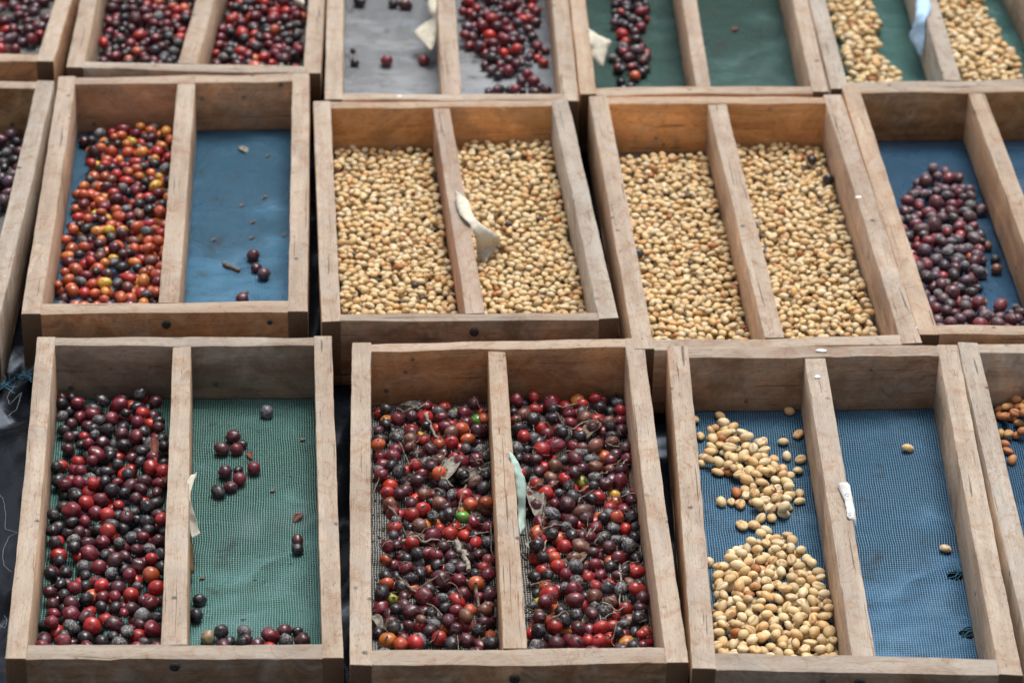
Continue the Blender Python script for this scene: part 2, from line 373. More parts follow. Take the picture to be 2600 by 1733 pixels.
def make_tray(key, BL, BR, FR, FL, t, bt, ft, net, cols, label, divp=None, holes=(), nails=(), chip=(0, 0), low=0.0, bowf=0):
    """cols: left rail, right rail, back board, front board, divider : (r,g,b,stain)"""
    BL, BR, FR, FL = [Vector((p[0], p[1])) for p in (BL, BR, FR, FL)]
    c = (BL+BR+FR+FL)/4; ax = ((BL+BR)-(FL+FR)).normalized(); rz = math.atan2(-ax.x, ax.y)
    org = c
    root = empty('drying_tray', (c.x, c.y, 0), rz)
    tag(root, label, 'tray', 'wooden coffee drying trays laid out in rows')
    def lerp(a, b, s): return a+(b-a)*s
    def sidev(a, b): d = (b-a).normalized(); return Vector((-d.y, d.x))
    H = TOP-FLOOR
    ls, rs = sidev(FL, BL), sidev(FR, BR)      # left-hand normals
    LiB, LiF = BL-ls*t, FL-ls*t
    RiB, RiF = BR+rs*t, FR+rs*t
    f = lambda: rnd.uniform(-0.0008, 0.0004)
    add_board('side_rail', root, rz, org, FL-ls*t/2, BL-ls*t/2, t, t, FLOOR, H+f(), cols[0], bow=rnd.uniform(-.001, .001))
    add_board('side_rail', root, rz, org, FR+rs*t/2, BR+rs*t/2, t, t, FLOOR, H+f(), cols[1], bow=rnd.uniform(-.001, .001))
    g = -0.0014
    def endb(Li, Ri, Lo, Ro, th, sgn, col, ch, bow):
        d = (Ri-Li).normalized(); nrm = Vector((-d.y, d.x))*sgn
        p0 = Li+d*g+nrm*(th/2+.0007); p1 = Ri-d*g+nrm*(th/2+.0007)
        return add_board('end_board', root, rz, org, p0, p1, th, th, FLOOR, H+f()-0.0008, col, chip=ch, rough=1.4, bow=bow)
    endb(LiB, RiB, BL, BR, bt, -1, cols[2], chip[0], 0)
    fb = endb(LiF, RiF, FL, FR, ft, 1, cols[3], chip[1], bowf)
    # inner corners
    def inn(Li, Ri, th, sgn):
        d = (Ri-Li).normalized(); n = Vector((-d.y, d.x))*sgn; return Li+n*th, Ri+n*th
    IBL, IBR = inn(LiB, RiB, bt, -1); IFL, IFR = inn(LiF, RiF, ft, 1)
    if divp:
        (a0, a1, b0, b1) = [Vector(at(*q)[:2]) for q in divp]   # back left/right, front left/right
        db, wb = (a0+a1)/2, (a1-a0).length; df, wf = (b0+b1)/2, (b1-b0).length
    else:
        db, df, wb, wf = (IBL+IBR)/2, (IFL+IFR)/2, 0.019, 0.0195
    # butt the divider against both end boards
    dd = (db-df).normalized()
    def hit(P, A, B):
        e = (B-A); m = dd.x*(-e.y)+dd.y*e.x
        r = A-P; s = (r.x*(-e.y)+r.y*e.x)/m
        return P+dd*s
    db, df = hit(db, IBL, IBR)-dd*0.0012, hit(df, IFL, IFR)+dd*0.0012
    add_board('divider', root, rz, org, df, db, wf, wb, FLOOR, H-0.0022, cols[4])
    # battens that clamp the netting underneath
    bc = (cols[3][0]*0.5, cols[3][1]*0.45, cols[3][2]*0.4, 0.7)
    bh = FLOOR-0.0012
    add_board('batten', root, rz, org, FL-ls*t/2+dd*0.001, BL-ls*t/2, t*0.96, t*0.96, 0.0, bh, bc)
    add_board('batten', root, rz, org, FR+rs*t/2+dd*0.001, BR+rs*t/2, t*0.96, t*0.96, 0.0, bh, bc)
    add_board('batten', root, rz, org, LiF+dd*ft*.5, RiF+dd*ft*.5, ft*.9, ft*.9, 0.0, bh-0.0004, bc)
    add_board('batten', root, rz, org, LiB-dd*bt*.5, RiB-dd*bt*.5, bt*.9, bt*.9, 0.0, bh-0.0004, bc)
    # netting
    seed = rnd.random()*10
    w, l = (BR-BL).length-2*t, (BL-FL).length-bt-ft
    nx, ny = (150, 290) if holes else (56, 110)
    R = Matrix.Rotation(-rz, 2)
    def loc2(p): q = Vector((p.x-org.x, p.y-org.y)); q.rotate(R); return q
    A, B, C, D = [loc2(p) for p in (FL-ls*.004+dd*.004, FR+rs*.004+dd*.004, BR+rs*.004-dd*.004, BL-ls*.004-dd*.004)]
    V = []
    for j in range(ny+1):
        for i in range(nx+1):
            s, q = i/nx, j/ny
            p = (A*(1-s)+B*s)*(1-q)+(D*(1-s)+C*s)*q
            V.append((p.x, p.y, FLOOR-0.0007+float(sag(p.x, p.y, w, l, seed))))
    F = []
    for j in range(ny):
        for i in range(nx):
            a = j*(nx+1)+i
            m = ((V[a][0]+V[a+nx+2][0])/2, (V[a][1]+V[a+nx+2][1])/2)
            skip = False
            for (hx, hy, ha, hb) in holes:
                lp = loc2(Vector(at(hx, hy, FLOOR)[:2]))
                e = ((m[0]-lp.x)/ha)**2+((m[1]-lp.y)/hb)**2
                if e < 1+0.5*mn.noise(Vector((m[0]*300, m[1]*300, 1))): skip = True
            if not skip: F.append((a, a+1, a+nx+2, a+nx+1))
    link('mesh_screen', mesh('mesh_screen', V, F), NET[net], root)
    # nails / dark knots on the front board
    for (nx_, nz, rr) in nails:
        d = (RiF-LiF); P = LiF+d*nx_
        fn = Vector((d.y, -d.x)).normalized()
        q = loc2(P+fn*0.0010)
        VV, FF = [], []
        for ring, (ra, yy) in enumerate(((1.0, 0.0), (0.95, -0.0014), (0.35, -0.0018), (0.0, -0.001))):
            for s in range(12): VV.append((rr*ra*math.cos(s*math.pi/6), yy, rr*ra*math.sin(s*math.pi/6)))
        for ring in range(3):
            for s in range(12): FF.append((ring*12+s, ring*12+(s+1) % 12, (ring+1)*12+(s+1) % 12, (ring+1)*12+s))
        o = link('nail', mesh('nail', VV, FF), IRON, root)
        o.location = (q.x, q.y, nz)
    # paint the wall grid
    for (q0, q1, q2, q3) in ((IFL, df, db, IBL), (df, IFR, IBR, db)):
        pass
    def region(P):
        xs = [p.x for p in P]; ys = [p.y for p in P]
        i0, i1 = int((min(xs)-GX0)/GS)-1, int((max(xs)-GX0)/GS)+2
        j0, j1 = int((min(ys)-GY0)/GS)-1, int((max(ys)-GY0)/GS)+2
        i0, j0 = max(i0, 0), max(j0, 0); i1, j1 = min(i1, GNX), min(j1, GNY)
        if i1 <= i0 or j1 <= j0: return
        X, Y = np.meshgrid(gx[i0:i1], gy[j0:j1])
        m = in_poly(X, Y, [(p.x, p.y) for p in P])
        cx, cy = X-org.x, Y-org.y
        lx = cx*math.cos(-rz)-cy*math.sin(-rz); ly = cx*math.sin(-rz)+cy*math.cos(-rz)
        Z = FLOOR-0.0007+sag(lx, ly, w, l, seed)
        sub = HG[j0:j1, i0:i1]; sub[m] = Z[m]; HG[j0:j1, i0:i1] = sub
        wl = WALL[j0:j1, i0:i1]; wl[m] = False; WALL[j0:j1, i0:i1] = wl
    dn = Vector((-dd.y, dd.x))
    region([IFL, df+dn*wf/2, db+dn*wb/2, IBL]); region([df-dn*wf/2, IFR, IBR, db-dn*wb/2])
    TR[key] = dict(root=root, IFL=IFL, IFR=IFR, IBL=IBL, IBR=IBR, df=df, db=db, wf=wf, wb=wb, rz=rz, org=org, dn=dn)
    return root

P2 = lambda x, y: Vector(at(x, y)[:2])
def quad(corner, which, toward, W_, L_):
    """a tray from one known corner and a second point along its long rail; toward points to the back"""
    c = P2(*corner); d = (P2(*toward)-c)
    d = d.normalized()
    if which[0] == 'B': d = -d
    r = Vector((d.y, -d.x))
    if which == 'FL': FL = c
    elif which == 'FR': FL = c-r*W_
    elif which == 'BR': FL = c-r*W_-d*L_
    elif which == 'BL': FL = c-d*L_
    return FL+d*L_, FL+d*L_+r*W_, FL+r*W_, FL

pale = (0.47, 0.37, 0.275); grey = (0.40, 0.355, 0.30); warm = (0.50, 0.35, 0.225); pink = (0.48, 0.365, 0.27); silver = (0.42, 0.40, 0.36); orange = (0.52, 0.33, 0.18)
def c4(c, s): return (*c, s)
make_tray('FL', P2(94, 853), P2(842, 850), P2(872, 1668), P2(12, 1672), 0.0186, 0.0165, 0.0215, 'green',
          [c4(pale, .35), c4(pale, .5), c4((.25, .22, .185), .55), c4((.20, .165, .13), .85), c4(pale, .5)],
          'grey-brown tray with green netting, dark cherries left and a few loose cherries right',
          [(439, 868), (485, 868), (408, 1634), (473, 1637)], nails=[(.50, .0715, .0045)], chip=(.004, .009))
make_tray('FC', P2(894, 869), P2(1634, 857), P2(1749, 1680), P2(888, 1687), 0.0196, 0.0165, 0.0235, 'grey',
          [c4(pale, .4), c4(pink, .3), c4((.40, .24, .13), .7), c4((.27, .20, .14), .9), c4(warm, .4)],
          'brown tray with grey netting, both halves heaped with mixed red cherries and twigs',
          [(1239, 884), (1284, 884), (1278, 1644), (1339, 1644)], nails=[(.484, .064, .005)], chip=(.002, .002))
make_tray('FR', P2(1694, 877), P2(2431, 873), P2(2598, 1713), P2(1758, 1697), 0.0212, 0.0215, 0.0235, 'blue',
          [c4(pale, .55), c4((.50, .41, .32), .3), c4((.30, .225, .165), .65), c4((.27, .235, .195), .85), c4((.48, .40, .32), .35)],
          'tray with bright blue netting torn at the right, parchment beans in its left half',
          [(2044, 905), (2097, 905), (2164, 1661), (2224, 1664)], holes=[(2432, 1457, .011, .008), (2462, 1602, .009, .009)], nails=[(.51, .069, .005)], chip=(.004, .001))
make_tray('ML', P2(149, 194), P2(786, 184), P2(781, 788), P2(53, 796), 0.0205, 0.0185, 0.0215, 'sky',
          [c4(pink, .35), c4(pink, .45), c4((.40, .26, .165), .6), c4((.36, .22, .125), .85), c4(pink, .3)],
          'tray with blue netting, orange and red cherries left and an almost bare right half',
          [(450, 207), (495, 207), (402, 762), (454, 761)], nails=[(.505, .0655, .0048), (.925, .067, .0028)])
make_tray('MC', P2(795, 257), P2(1441, 248), P2(1570, 808), P2(816, 815), 0.0202, 0.0165, 0.0155, 'grey',
          [c4(pink, .4), c4(silver, .25), c4((.50, .29, .13), .5), c4((.27, .205, .15), .8), c4((.44, .29, .21), .4)],
          'tray filled on both sides with parchment beans, folded paper tag over its divider',
          [(1099.5, 271), (1142, 271), (1183, 787), (1232, 787)], nails=[(.516, .066, .005)])
make_tray('MR', P2(1495, 243), P2(2136, 241), P2(2342, 871), P2(1609, 886), 0.0215, 0.019, 0.0185, 'grey',
          [c4(pink, .3), c4((.47, .37, .29), .25), c4((.56, .32, .14), .45), c4(pale, .5), c4(pink, .25)],
          'tray of parchment beans spread thinner, grey netting showing along its back board',
          [(1798.5, 264), (1845, 264), (1942, 850.5), (1992, 850.5)])
q = quad((2136, 217), 'BL', (2346, 884), .30, .575)
make_tray('MRR', *q, 0.0212, 0.0175, 0.019, 'navy',
          [c4(orange, .3), c4(warm, .4), c4((.36, .24, .13), .75), c4(warm, .6), c4(warm, .3)],
          'tray with deep blue netting and dusty maroon cherries, cut off by the frame edge',
          [(2454, 220), (2496, 220), (2694, 868), (2745, 868)])
q = quad((2432, 868), 'BL', (2572, 1478), .30, .56)
make_tray('FRR', *q, 0.0205, 0.018, 0.02, 'navy',
          [c4(silver, .15), c4(silver, .3), c4((.40, .34, .27), .6), c4(grey, .8), c4(grey, .3)],
          'silvery grey tray with a few orange-brown seeds on blue netting in its back corner', chip=(.004, 0))
q = quad((138, 203), 'BR', (2, 790), .30, .565)
make_tray('MLL', *q, 0.0205, 0.0185, 0.02, 'grey',
          [c4(grey, .3), c4(silver, .5), c4((.36, .24, .13), .85), c4(grey, .8), c4(grey, .3)],
          'tray with silvery right rail and blackened cherries beside it, left of orange cherries')
q = quad((135, 155), 'FR', (181, 0), .30, .56)
make_tray('TLL', *q, 0.0205, 0.018, 0.018, 'grey',
          [c4(warm, .3), c4(pink, .9), c4(warm, .8), c4((.45, .28, .15), .9), c4(warm, .3)],
          'rear tray with orange-stained outer side and purple-red cherries scattered on grey netting')
def two(FLp, BLp, FRp, BRp, L_):
    a, b = P2(*FLp), P2(*FRp); da = (P2(*BLp)-a).normalized(); db_ = (P2(*BRp)-b).normalized()
    return a+da*L_, b+db_*L_, b, a
make_tray('TL', *two((168, 172), (205, 0), (814, 185), (823, 0), .56), 0.0205, 0.018, 0.0185, 'grey',
          [c4(pale, .3), c4(pale, .3), c4(warm, .6), c4(grey, .7), c4(pale, .2)],
          'rear tray with both halves covered by dark and crimson cherries', [(540, -150), (586, -150), (453, 152), (501, 152)])
make_tray('T2', *two((824, 253), (830, 0), (1470, 255), (1442, 0), .56), 0.021, 0.018, 0.0165, 'pale',
          [c4(pale, .3), c4(pale, .4), c4(warm, .6), c4(pink, .6), c4(pink, .3)],
          'rear tray with pale grey netting, a few loose cherries left and a heap right',
          [(1106, -100), (1148, -100), (1122, 237), (1172, 237)])
make_tray('T3', *two((1473, 238), (1446, 0), (2105, 234), (2052, 0), .56), 0.0195, 0.018, 0.0185, 'darkgreen',
          [c4(orange, .35), c4(pink, .3), c4(warm, .6), c4(warm, .6), c4(pink, .3)],
          'rear tray with dark green netting, dark cherries left and an empty right half',
          [(1708, -150), (1745, -150), (1771, 238), (1809, 238)], chip=(.003, .003))
make_tray('T4', *two((2110, 224), (2055, 0), (2762, 215), (2655, 0), .56), 0.0215, 0.018, 0.0185, 'teal',
          [c4(silver, .25), c4(grey, .3), c4(grey, .6), c4(grey, .6), c4(silver, .25)],
          'rear silvery tray with teal netting and clumped parchment beans in both halves',
          [(2310, -100), (2352, -100), (2397, 198), (2441, 198)])

# ------------------------------------------------------------------ things dropped into the trays
def drop(x, y, a, b, c, yaw, sink=0.90, commit=True):
    """lowest resting height of an ellipsoid at x, y; None when it would cut a board"""
    R = max(a, b); i0, i1 = int((x-R-GX0)/GS), int((x+R-GX0)/GS)+2; j0, j1 = int((y-R-GY0)/GS), int((y+R-GY0)/GS)+2
    if i0 < 0 or j0 < 0 or i1 >= GNX or j1 >= GNY: return None
    X = gx[i0:i1][None, :]-x; Y = gy[j0:j1][:, None]-y
    cs, sn = math.cos(yaw), math.sin(yaw)
    q = ((X*cs+Y*sn)/a)**2+((-X*sn+Y*cs)/b)**2
    m = q < 0.92
    if (WALL[j0:j1, i0:i1] & (q < 0.8)).any(): return None
    off = c*np.sqrt(np.clip(1-q, 0, 1)); sub = HG[j0:j1, i0:i1]
    mm = m & (sub < 5)
    if not mm.any(): return None
    # netting gives a firm floor, other things let it nestle a little
    z = float((sub+off*sink)[mm].max())
    if commit: settle(x, y, a, b, c, yaw, z)
    return z
def settle(x, y, a, b, c, yaw, z):
    R = max(a, b); i0, i1 = int((x-R-GX0)/GS), int((x+R-GX0)/GS)+2; j0, j1 = int((y-R-GY0)/GS), int((y+R-GY0)/GS)+2
    X = gx[i0:i1][None, :]-x; Y = gy[j0:j1][:, None]-y
    cs, sn = math.cos(yaw), math.sin(yaw); q = ((X*cs+Y*sn)/a)**2+((-X*sn+Y*cs)/b)**2
    off = c*np.sqrt(np.clip(1-q, 0, 1)); sub = HG[j0:j1, i0:i1]; m = (q < 1) & (sub < 5)
    sub[m] = np.maximum(sub[m], z+off[m])

TONE = {  # r, g, b, dust
 'k': (0.010, 0.006, 0.010, .16), 'K': (0.018, 0.015, 0.020, .75), 'd': (0.060, 0.009, 0.016, .08), 'm': (0.145, 0.014, 0.024, .04),
 'r': (0.34, 0.022, 0.020, .02), 'R': (0.44, 0.026, 0.014, 0.0), 'O': (0.44, 0.088, 0.034, 0.0), 'o': (0.54, 0.185, 0.04, 0.0),
 'y': (0.62, 0.38, 0.05, 0.0), 'Y': (0.33, 0.33, 0.04, 0.0), 'g': (0.10, 0.24, 0.035, 0.0), 'b': (0.15, 0.045, 0.022, .25), 'w': (0.07, 0.068, 0.075, 1.0),
 'p': (0.06, 0.022, 0.040, .25), 't': (0.30, 0.22, 0.13, .5)}
CNAME = {'k': 'blackened dry', 'K': 'black mould-dusted', 'd': 'dark maroon', 'm': 'maroon', 'r': 'red', 'R': 'bright red', 'O': 'orange-red',
         'o': 'orange', 'y': 'yellow', 'Y': 'olive-yellow', 'g': 'green', 'b': 'brown', 'w': 'whitish mouldy', 'p': 'dusky purple', 't': 'tan dried'}
CH, BN, SD = [], [], []      # cherries, beans, orange seeds: dict(x,y,z,a,b,c,rot,tone,tray,half,loose)

def put_cherry(x, y, t, key, half, loose=False, r=None, zmax=None, best=False):
    r = (r or rnd.gauss(0.0069, 0.0006))
    if t in 'kK': r *= rnd.uniform(.84, 1.0)
    a, b, c = r*rnd.uniform(1.0, 1.34), r*rnd.uniform(.92, 1.02), r*rnd.uniform(.86, 1.0)
    yaw = rnd.uniform(0, math.pi)
    for tries in range(5):
        z = drop(x, y, a, b, c, yaw, commit=False)
        if z is not None: break
        # slid away from a board
        T = TR[key]; cx = (T['IFL']+T['IFR']+T['IBL']+T['IBR'])/4
        mid = (T['df']+T['IFL' if half == 'left' else 'IFR']+T['db']+T['IBL' if half == 'left' else 'IBR'])/4
        v = Vector((mid.x-x, (mid.y-y)*(1 if tries > 2 else .25))); v = v.normalized()*0.003; x += v.x; y += v.y
    if z is None: return None
    ref = FLOOR+c+(0.000 if loose else 0.002); bst = (max(0, z-ref), x, y, z)
    if bst[0] > 0:
        for ring_ in (.0015, .003, .0045, .006, .008) + ((.010, .012) if loose else ()):
            for q_ in range(10):
                th = q_*math.pi/5; xx, yy = x+ring_*math.cos(th), y+ring_*math.sin(th)
                zz = drop(xx, yy, a, b, c, yaw, commit=False)
                if zz is not None:
                    sc_ = max(0, zz-ref)+ring_*(.12 if loose else .45)
                    if sc_ < bst[0]: bst = (sc_, xx, yy, zz)
    _, x, y, z = bst
    settle(x, y, a, b, c, yaw, z)
    d = dict(x=x, y=y, z=z, a=a, b=b, c=c, yaw=yaw, tone=t, tray=key, half=half, loose=loose)
    CH.append(d); return d

def anchors(key, half, s, sc, ox, oy, loose=False, zoff=0.008):
    """s: 'x,y,t x,y,t ...' in a crop of the photograph with its scale and origin"""
    items = [q.split(',') for q in s.split()]
    for it in items:
        px, py = float(it[0])/sc+ox, float(it[1])/sc+oy
        p = at(px, py, FLOOR+zoff-0.002)
        put_cherry(p.x, p.y, it[2], key, half, loose, r=(float(it[3])*0.001 if len(it) > 3 else None))

def pick(w):
    ks = list(w); return rnd.choices(ks, [w[k] for k in ks])[0]
def world_poly(poly, sc=1.0, ox=0, oy=0, z=FLOOR+0.005):
    return [tuple(at(x/sc+ox, y/sc+oy, z)[:2]) for x, y in poly]
def area(P): return abs(sum(P[i][0]*P[(i+1) % len(P)][1]-P[(i+1) % len(P)][0]*P[i][1] for i in range(len(P))))/2
def half_poly(key, half):
    T = TR[key]; dn = T['dn']
    if half == 'left': P = [T['IFL'], T['df']+dn*T['wf']/2, T['db']+dn*T['wb']/2, T['IBL']]
    else: P = [T['df']-dn*T['wf']/2, T['IFR'], T['IBR'], T['db']-dn*T['wb']/2]
    return [tuple(p) for p in P]
def rand_in(P):
    xs = [p[0] for p in P]; ys = [p[1] for p in P]
    while True:
        x, y = rnd.uniform(min(xs), max(xs)), rnd.uniform(min(ys), max(ys))
        if in_poly(np.array(x), np.array(y), P): return x, y
def inside(x, y, P): return bool(in_poly(np.array(x), np.array(y), P))

def fill_cherries(key, half, P, weights, cover, zlim=0.0145, K=12, rm=1.0):
    hp = half_poly(key, half)
    n = int(area(P)*cover/(math.pi*0.0069**2)); bad = 0
    for i in range(n):
        t = pick(weights); r = rnd.gauss(0.0067, 0.0007)*(0.9 if t in 'kK' else 1)*rm
        a, b, c = r*rnd.uniform(1, 1.36), r*rnd.uniform(.90, 1.02), r*rnd.uniform(.84, 1.0); yaw = rnd.uniform(0, math.pi)
        best = None
        for k in range(K):
            x, y = rand_in(P)
            if not inside(x, y, hp): continue
            z = drop(x, y, a, b, c, yaw, commit=False)
            if z is not None and (best is None or z < best[2]): best = (x, y, z)
        if best is None or best[2] > FLOOR+zlim:
            bad += 1
            if bad > 60: break
            continue
        settle(best[0], best[1], a, b, c, yaw, best[2])
        CH.append(dict(x=best[0], y=best[1], z=best[2], a=a, b=b, c=c, yaw=yaw, tone=t, tray=key, half=half, loose=False))

BTONE = [((0.62, 0.48, 0.26), 5), ((0.65, 0.54, 0.345), 4), ((0.59, 0.425, 0.215), 3), ((0.61, 0.40, 0.19), 1.6), ((0.50, 0.38, 0.215), 1.2)]
def bean_tone(dark=0.02, brown=0.04):
    u = rnd.random()
    if u < dark: return (0.05, 0.04, 0.035, .3), 'blackened'
    if u < dark+brown: return ((0.34, 0.13, 0.045, .6) if rnd.random() < .4 else (0.46, 0.26, 0.11, .5)), 'reddish-brown'
    c = rnd.choices([b[0] for b in BTONE], [b[1] for b in BTONE])[0]; f = rnd.uniform(.9, 1.08)
    return (c[0]*f, c[1]*f, c[2]*f, rnd.choice((0, 0, 0, .35, .7))), ('stained' if rnd.random() < 0 else 'pale')
def put_bean(x, y, key, half, z=None, dims=None, yaw=None, tone=None, loose=False, flip=None, store=None):
    a, b, c = dims or bdims(); yaw = rnd.uniform(0, math.pi) if yaw is None else yaw
    if z is None:
        z = drop(x, y, a, b, c, yaw, commit=True)
        if z is None: return
    tn, nm = tone or bean_tone(0, 0.0 if loose else .03)
    (BN if store is None else store).append(dict(x=x, y=y, z=z, a=a, b=b, c=c, yaw=yaw, tone=tn, tname=nm, tray=key, half=half, loose=loose,
                   flip=rnd.random() < .20 if flip is None else flip))
BS = 1.0
def bdims():
    s = rnd.gauss(1, .08)*BS; return 0.0062*s*rnd.uniform(.86, 1.1), 0.0045*s*rnd.uniform(.92, 1.08), 0.0037*s
def fill_beans(key, half, P, n, zcap=None, K=6, dark=.02, brown=.04, store=None):
    hp = half_poly(key, half); done = 0
    for i in range(n):
        a, b, c = bdims(); yaw = rnd.uniform(0, math.pi); best = None
        for k in range(K):
            x, y = rand_in(P)
            if not inside(x, y, hp): continue
            z = drop(x, y, a, b, c, yaw, sink=.72, commit=False)
            if z is None: continue
            cap = zcap(x, y) if zcap else 1
            if z < cap and (best is None or z < best[2]): best = (x, y, z)
        if best is None: continue
        settle(best[0], best[1], a, b, c, yaw, best[2]); done += 1
        put_bean(best[0], best[1], key, half, z=best[2], dims=(a, b, c), yaw=yaw, tone=bean_tone(dark, brown), store=store)
    return done

# --- front left tray
anchors('FL', 'left', "1137,500,r 965,495,d 1045,555,O 885,630,r 925,560,k 1005,635,m 640,545,k,7.2 550,600,k 545,545,k 780,565,K 635,645,m 705,615,k 785,655,m 565,705,d 705,715,d 860,690,m 970,720,k,7.6 1090,690,m 1215,635,d 1195,700,R 1170,590,k 1095,600,k 1245,800,m 1070,800,m 1160,790,k 840,760,d 705,790,k 600,780,k 550,830,d 545,910,k 510,770,k 915,830,K 998,875,O,6.3 1105,885,p 945,940,r 700,940,K 805,965,k 1075,975,K 910,1020,O 1040,1045,r 1000,1110,R,7.6 1110,1175,o,7.2 735,1045,k 620,1000,r 595,1070,m 880,1110,k 790,1165,m,7.4 665,1145,K 700,1230,r,7.3 710,1305,r,7.2 845,1290,R,7.6 600,1325,m 565,1150,m 480,1120,k 480,1175,k 1140,1310,r 1240,1340,k 1000,1375,K 975,1300,k 1180,1415,k 1210,1245,K 1185,1040,k 1170,1120,k 995,1190,k 565,1450,d 850,1480,r 620,1420,m 515,1390,k 690,1395,r 940,1450,k 1260,1490,d 460,1520,k 740,1530,k", 3.136, 0, 850)
anchors('FL', 'left', "240,975,r 245,1030,r 335,1140,r 385,1200,O 465,1205,O 615,1210,r 650,1185,r 330,1030,R 305,970,r 475,945,r 440,1295,r 430,1380,m 460,1140,K 350,1075,K,7.8 520,1235,r 565,1120,r 370,1265,r 560,1290,m 645,1330,m 450,895,r 325,1225,K,7.4 275,1300,k 195,1320,k 455,1010,m 590,1000,m 620,960,m 510,985,m 185,1380,d 525,1390,m 580,1370,r 640,1380,K 360,1360,K,7.4 240,1140,k 235,1185,d 645,1020,k 625,1100,K 400,930,k 515,925,k 300,885,m 560,875,k 615,850,k 400,870,m 285,935,k 340,905,d 420,965,K 370,990,d 540,1035,k 605,1055,m 270,1245,k 440,1250,k 550,1190,m 400,1135,r 410,1335,k 240,1345,r 590,1300,w", 1.6456, 0, 780)
P = world_poly([(255, 400), (330, 385), (420, 410), (500, 385), (560, 375), (635, 380), (660, 430), (675, 520), (690, 600), (690, 760), (665, 830), (690, 900), (690, 1130), (690, 1580), (140, 1580), (160, 1410), (165, 1300), (180, 1200), (190, 1100), (200, 1000), (215, 900), (250, 850), (290, 790), (240, 760), (230, 700), (250, 600), (255, 500)], 1.6456, 0, 780)
fill_cherries('FL', 'left', P, dict(k=34, K=8, d=28, m=22, r=9, O=1.2), 1.0)
anchors('FL', 'right', "1115,425,w,7 973,525,d 1010,555,k,5.5 926,575,d 988,578,m 940,675,d,7.2 995,660,k,5 1000,700,m,7 963,725,d,6 1060,660,m,7 912,748,k,7 1243,960,d,5.8 1243,997,k,6.5 833,1200,k,6.6 818,1270,k,7.2 868,1358,t,6.4 910,1345,k 960,1378,k 1020,1335,K,7 1030,1370,d 1015,1400,k 1065,1395,d 1125,1375,m 1135,1402,r 1165,1350,d 1190,1385,K 1250,1385,d 1205,1355,k,5.6 940,1408,d", 1.6456, 0, 780, True)

# --- front centre tray
anchors('FC', 'right', "803,352,O 930,335,R,7.4 883,345,m 1018,378,o,7.8 1060,345,m,7.4 1100,338,r 1140,335,R 985,335,k 912,385,r 957,412,r 1015,438,O,5.8 785,390,k 780,425,d 835,437,r 865,412,m 863,493,R,7.4 830,540,K,7.4 1025,472,m 1025,515,r 1095,470,r,8 1150,430,k 1190,372,k 1180,410,K 1120,385,m 1195,515,d,7.8 1200,465,m 907,560,r 985,567,k 1100,565,d,7.8 1170,578,K 1215,580,m 1035,572,b 930,625,R 985,665,m 998,622,r 1125,618,O,7.8 1210,630,k 875,655,r 950,705,d,7.6 900,685,b 1028,712,Y 1085,710,k 1145,665,r 1200,685,r 1160,715,p,7.4 992,750,R 1058,755,r 1168,768,y,5.5 1225,780,R 1100,790,r,7.8 935,785,m,7.6 882,788,r 1055,838,d 970,862,m,7.6 1110,862,O 1170,810,O 1210,845,m,7.8 875,873,g,5.6 1020,890,r 1085,895,r,7.6 1190,885,k 1240,885,k 1215,920,R 1155,850,r 897,930,R 938,957,O 1090,930,m 1210,970,k 1240,1000,d 845,1030,R,7.4 905,1010,r 1215,1030,m 1150,1045,O,5.6 960,1070,k,7.4 915,1050,O 1045,1060,b 1100,1060,K 1250,1090,R 1050,1100,m 1110,1110,m 870,1085,r 925,1090,r 1060,1130,r 875,1135,o,5.8 980,1125,m 935,1160,m 1150,1155,r,7.6 1090,1165,r 1010,1145,K 1005,1183,g 1230,1150,b 855,1205,Y,5.6 905,1200,O,5.8 895,1215,r 1035,1230,r 1085,1215,b,7.6 855,1255,r 930,1255,O,7.4 1000,1270,k 910,1300,O,7.8 1015,1310,y,6.6 1075,1290,w 965,1330,o,6 1165,1275,r 1160,1325,r,7.2 1065,1340,m,7.6 1220,1245,d 1280,1230,k 1230,1305,b 845,1325,O 825,1360,r 1060,1385,r 1145,1380,R,7.4 1210,1360,m 1300,1355,O 1315,1390,r 985,1380,m 900,1365,k 1220,1403,o 1290,1300,k 860,1405,d 1000,1400,m 1275,1400,m", 1.6456, 850, 780)
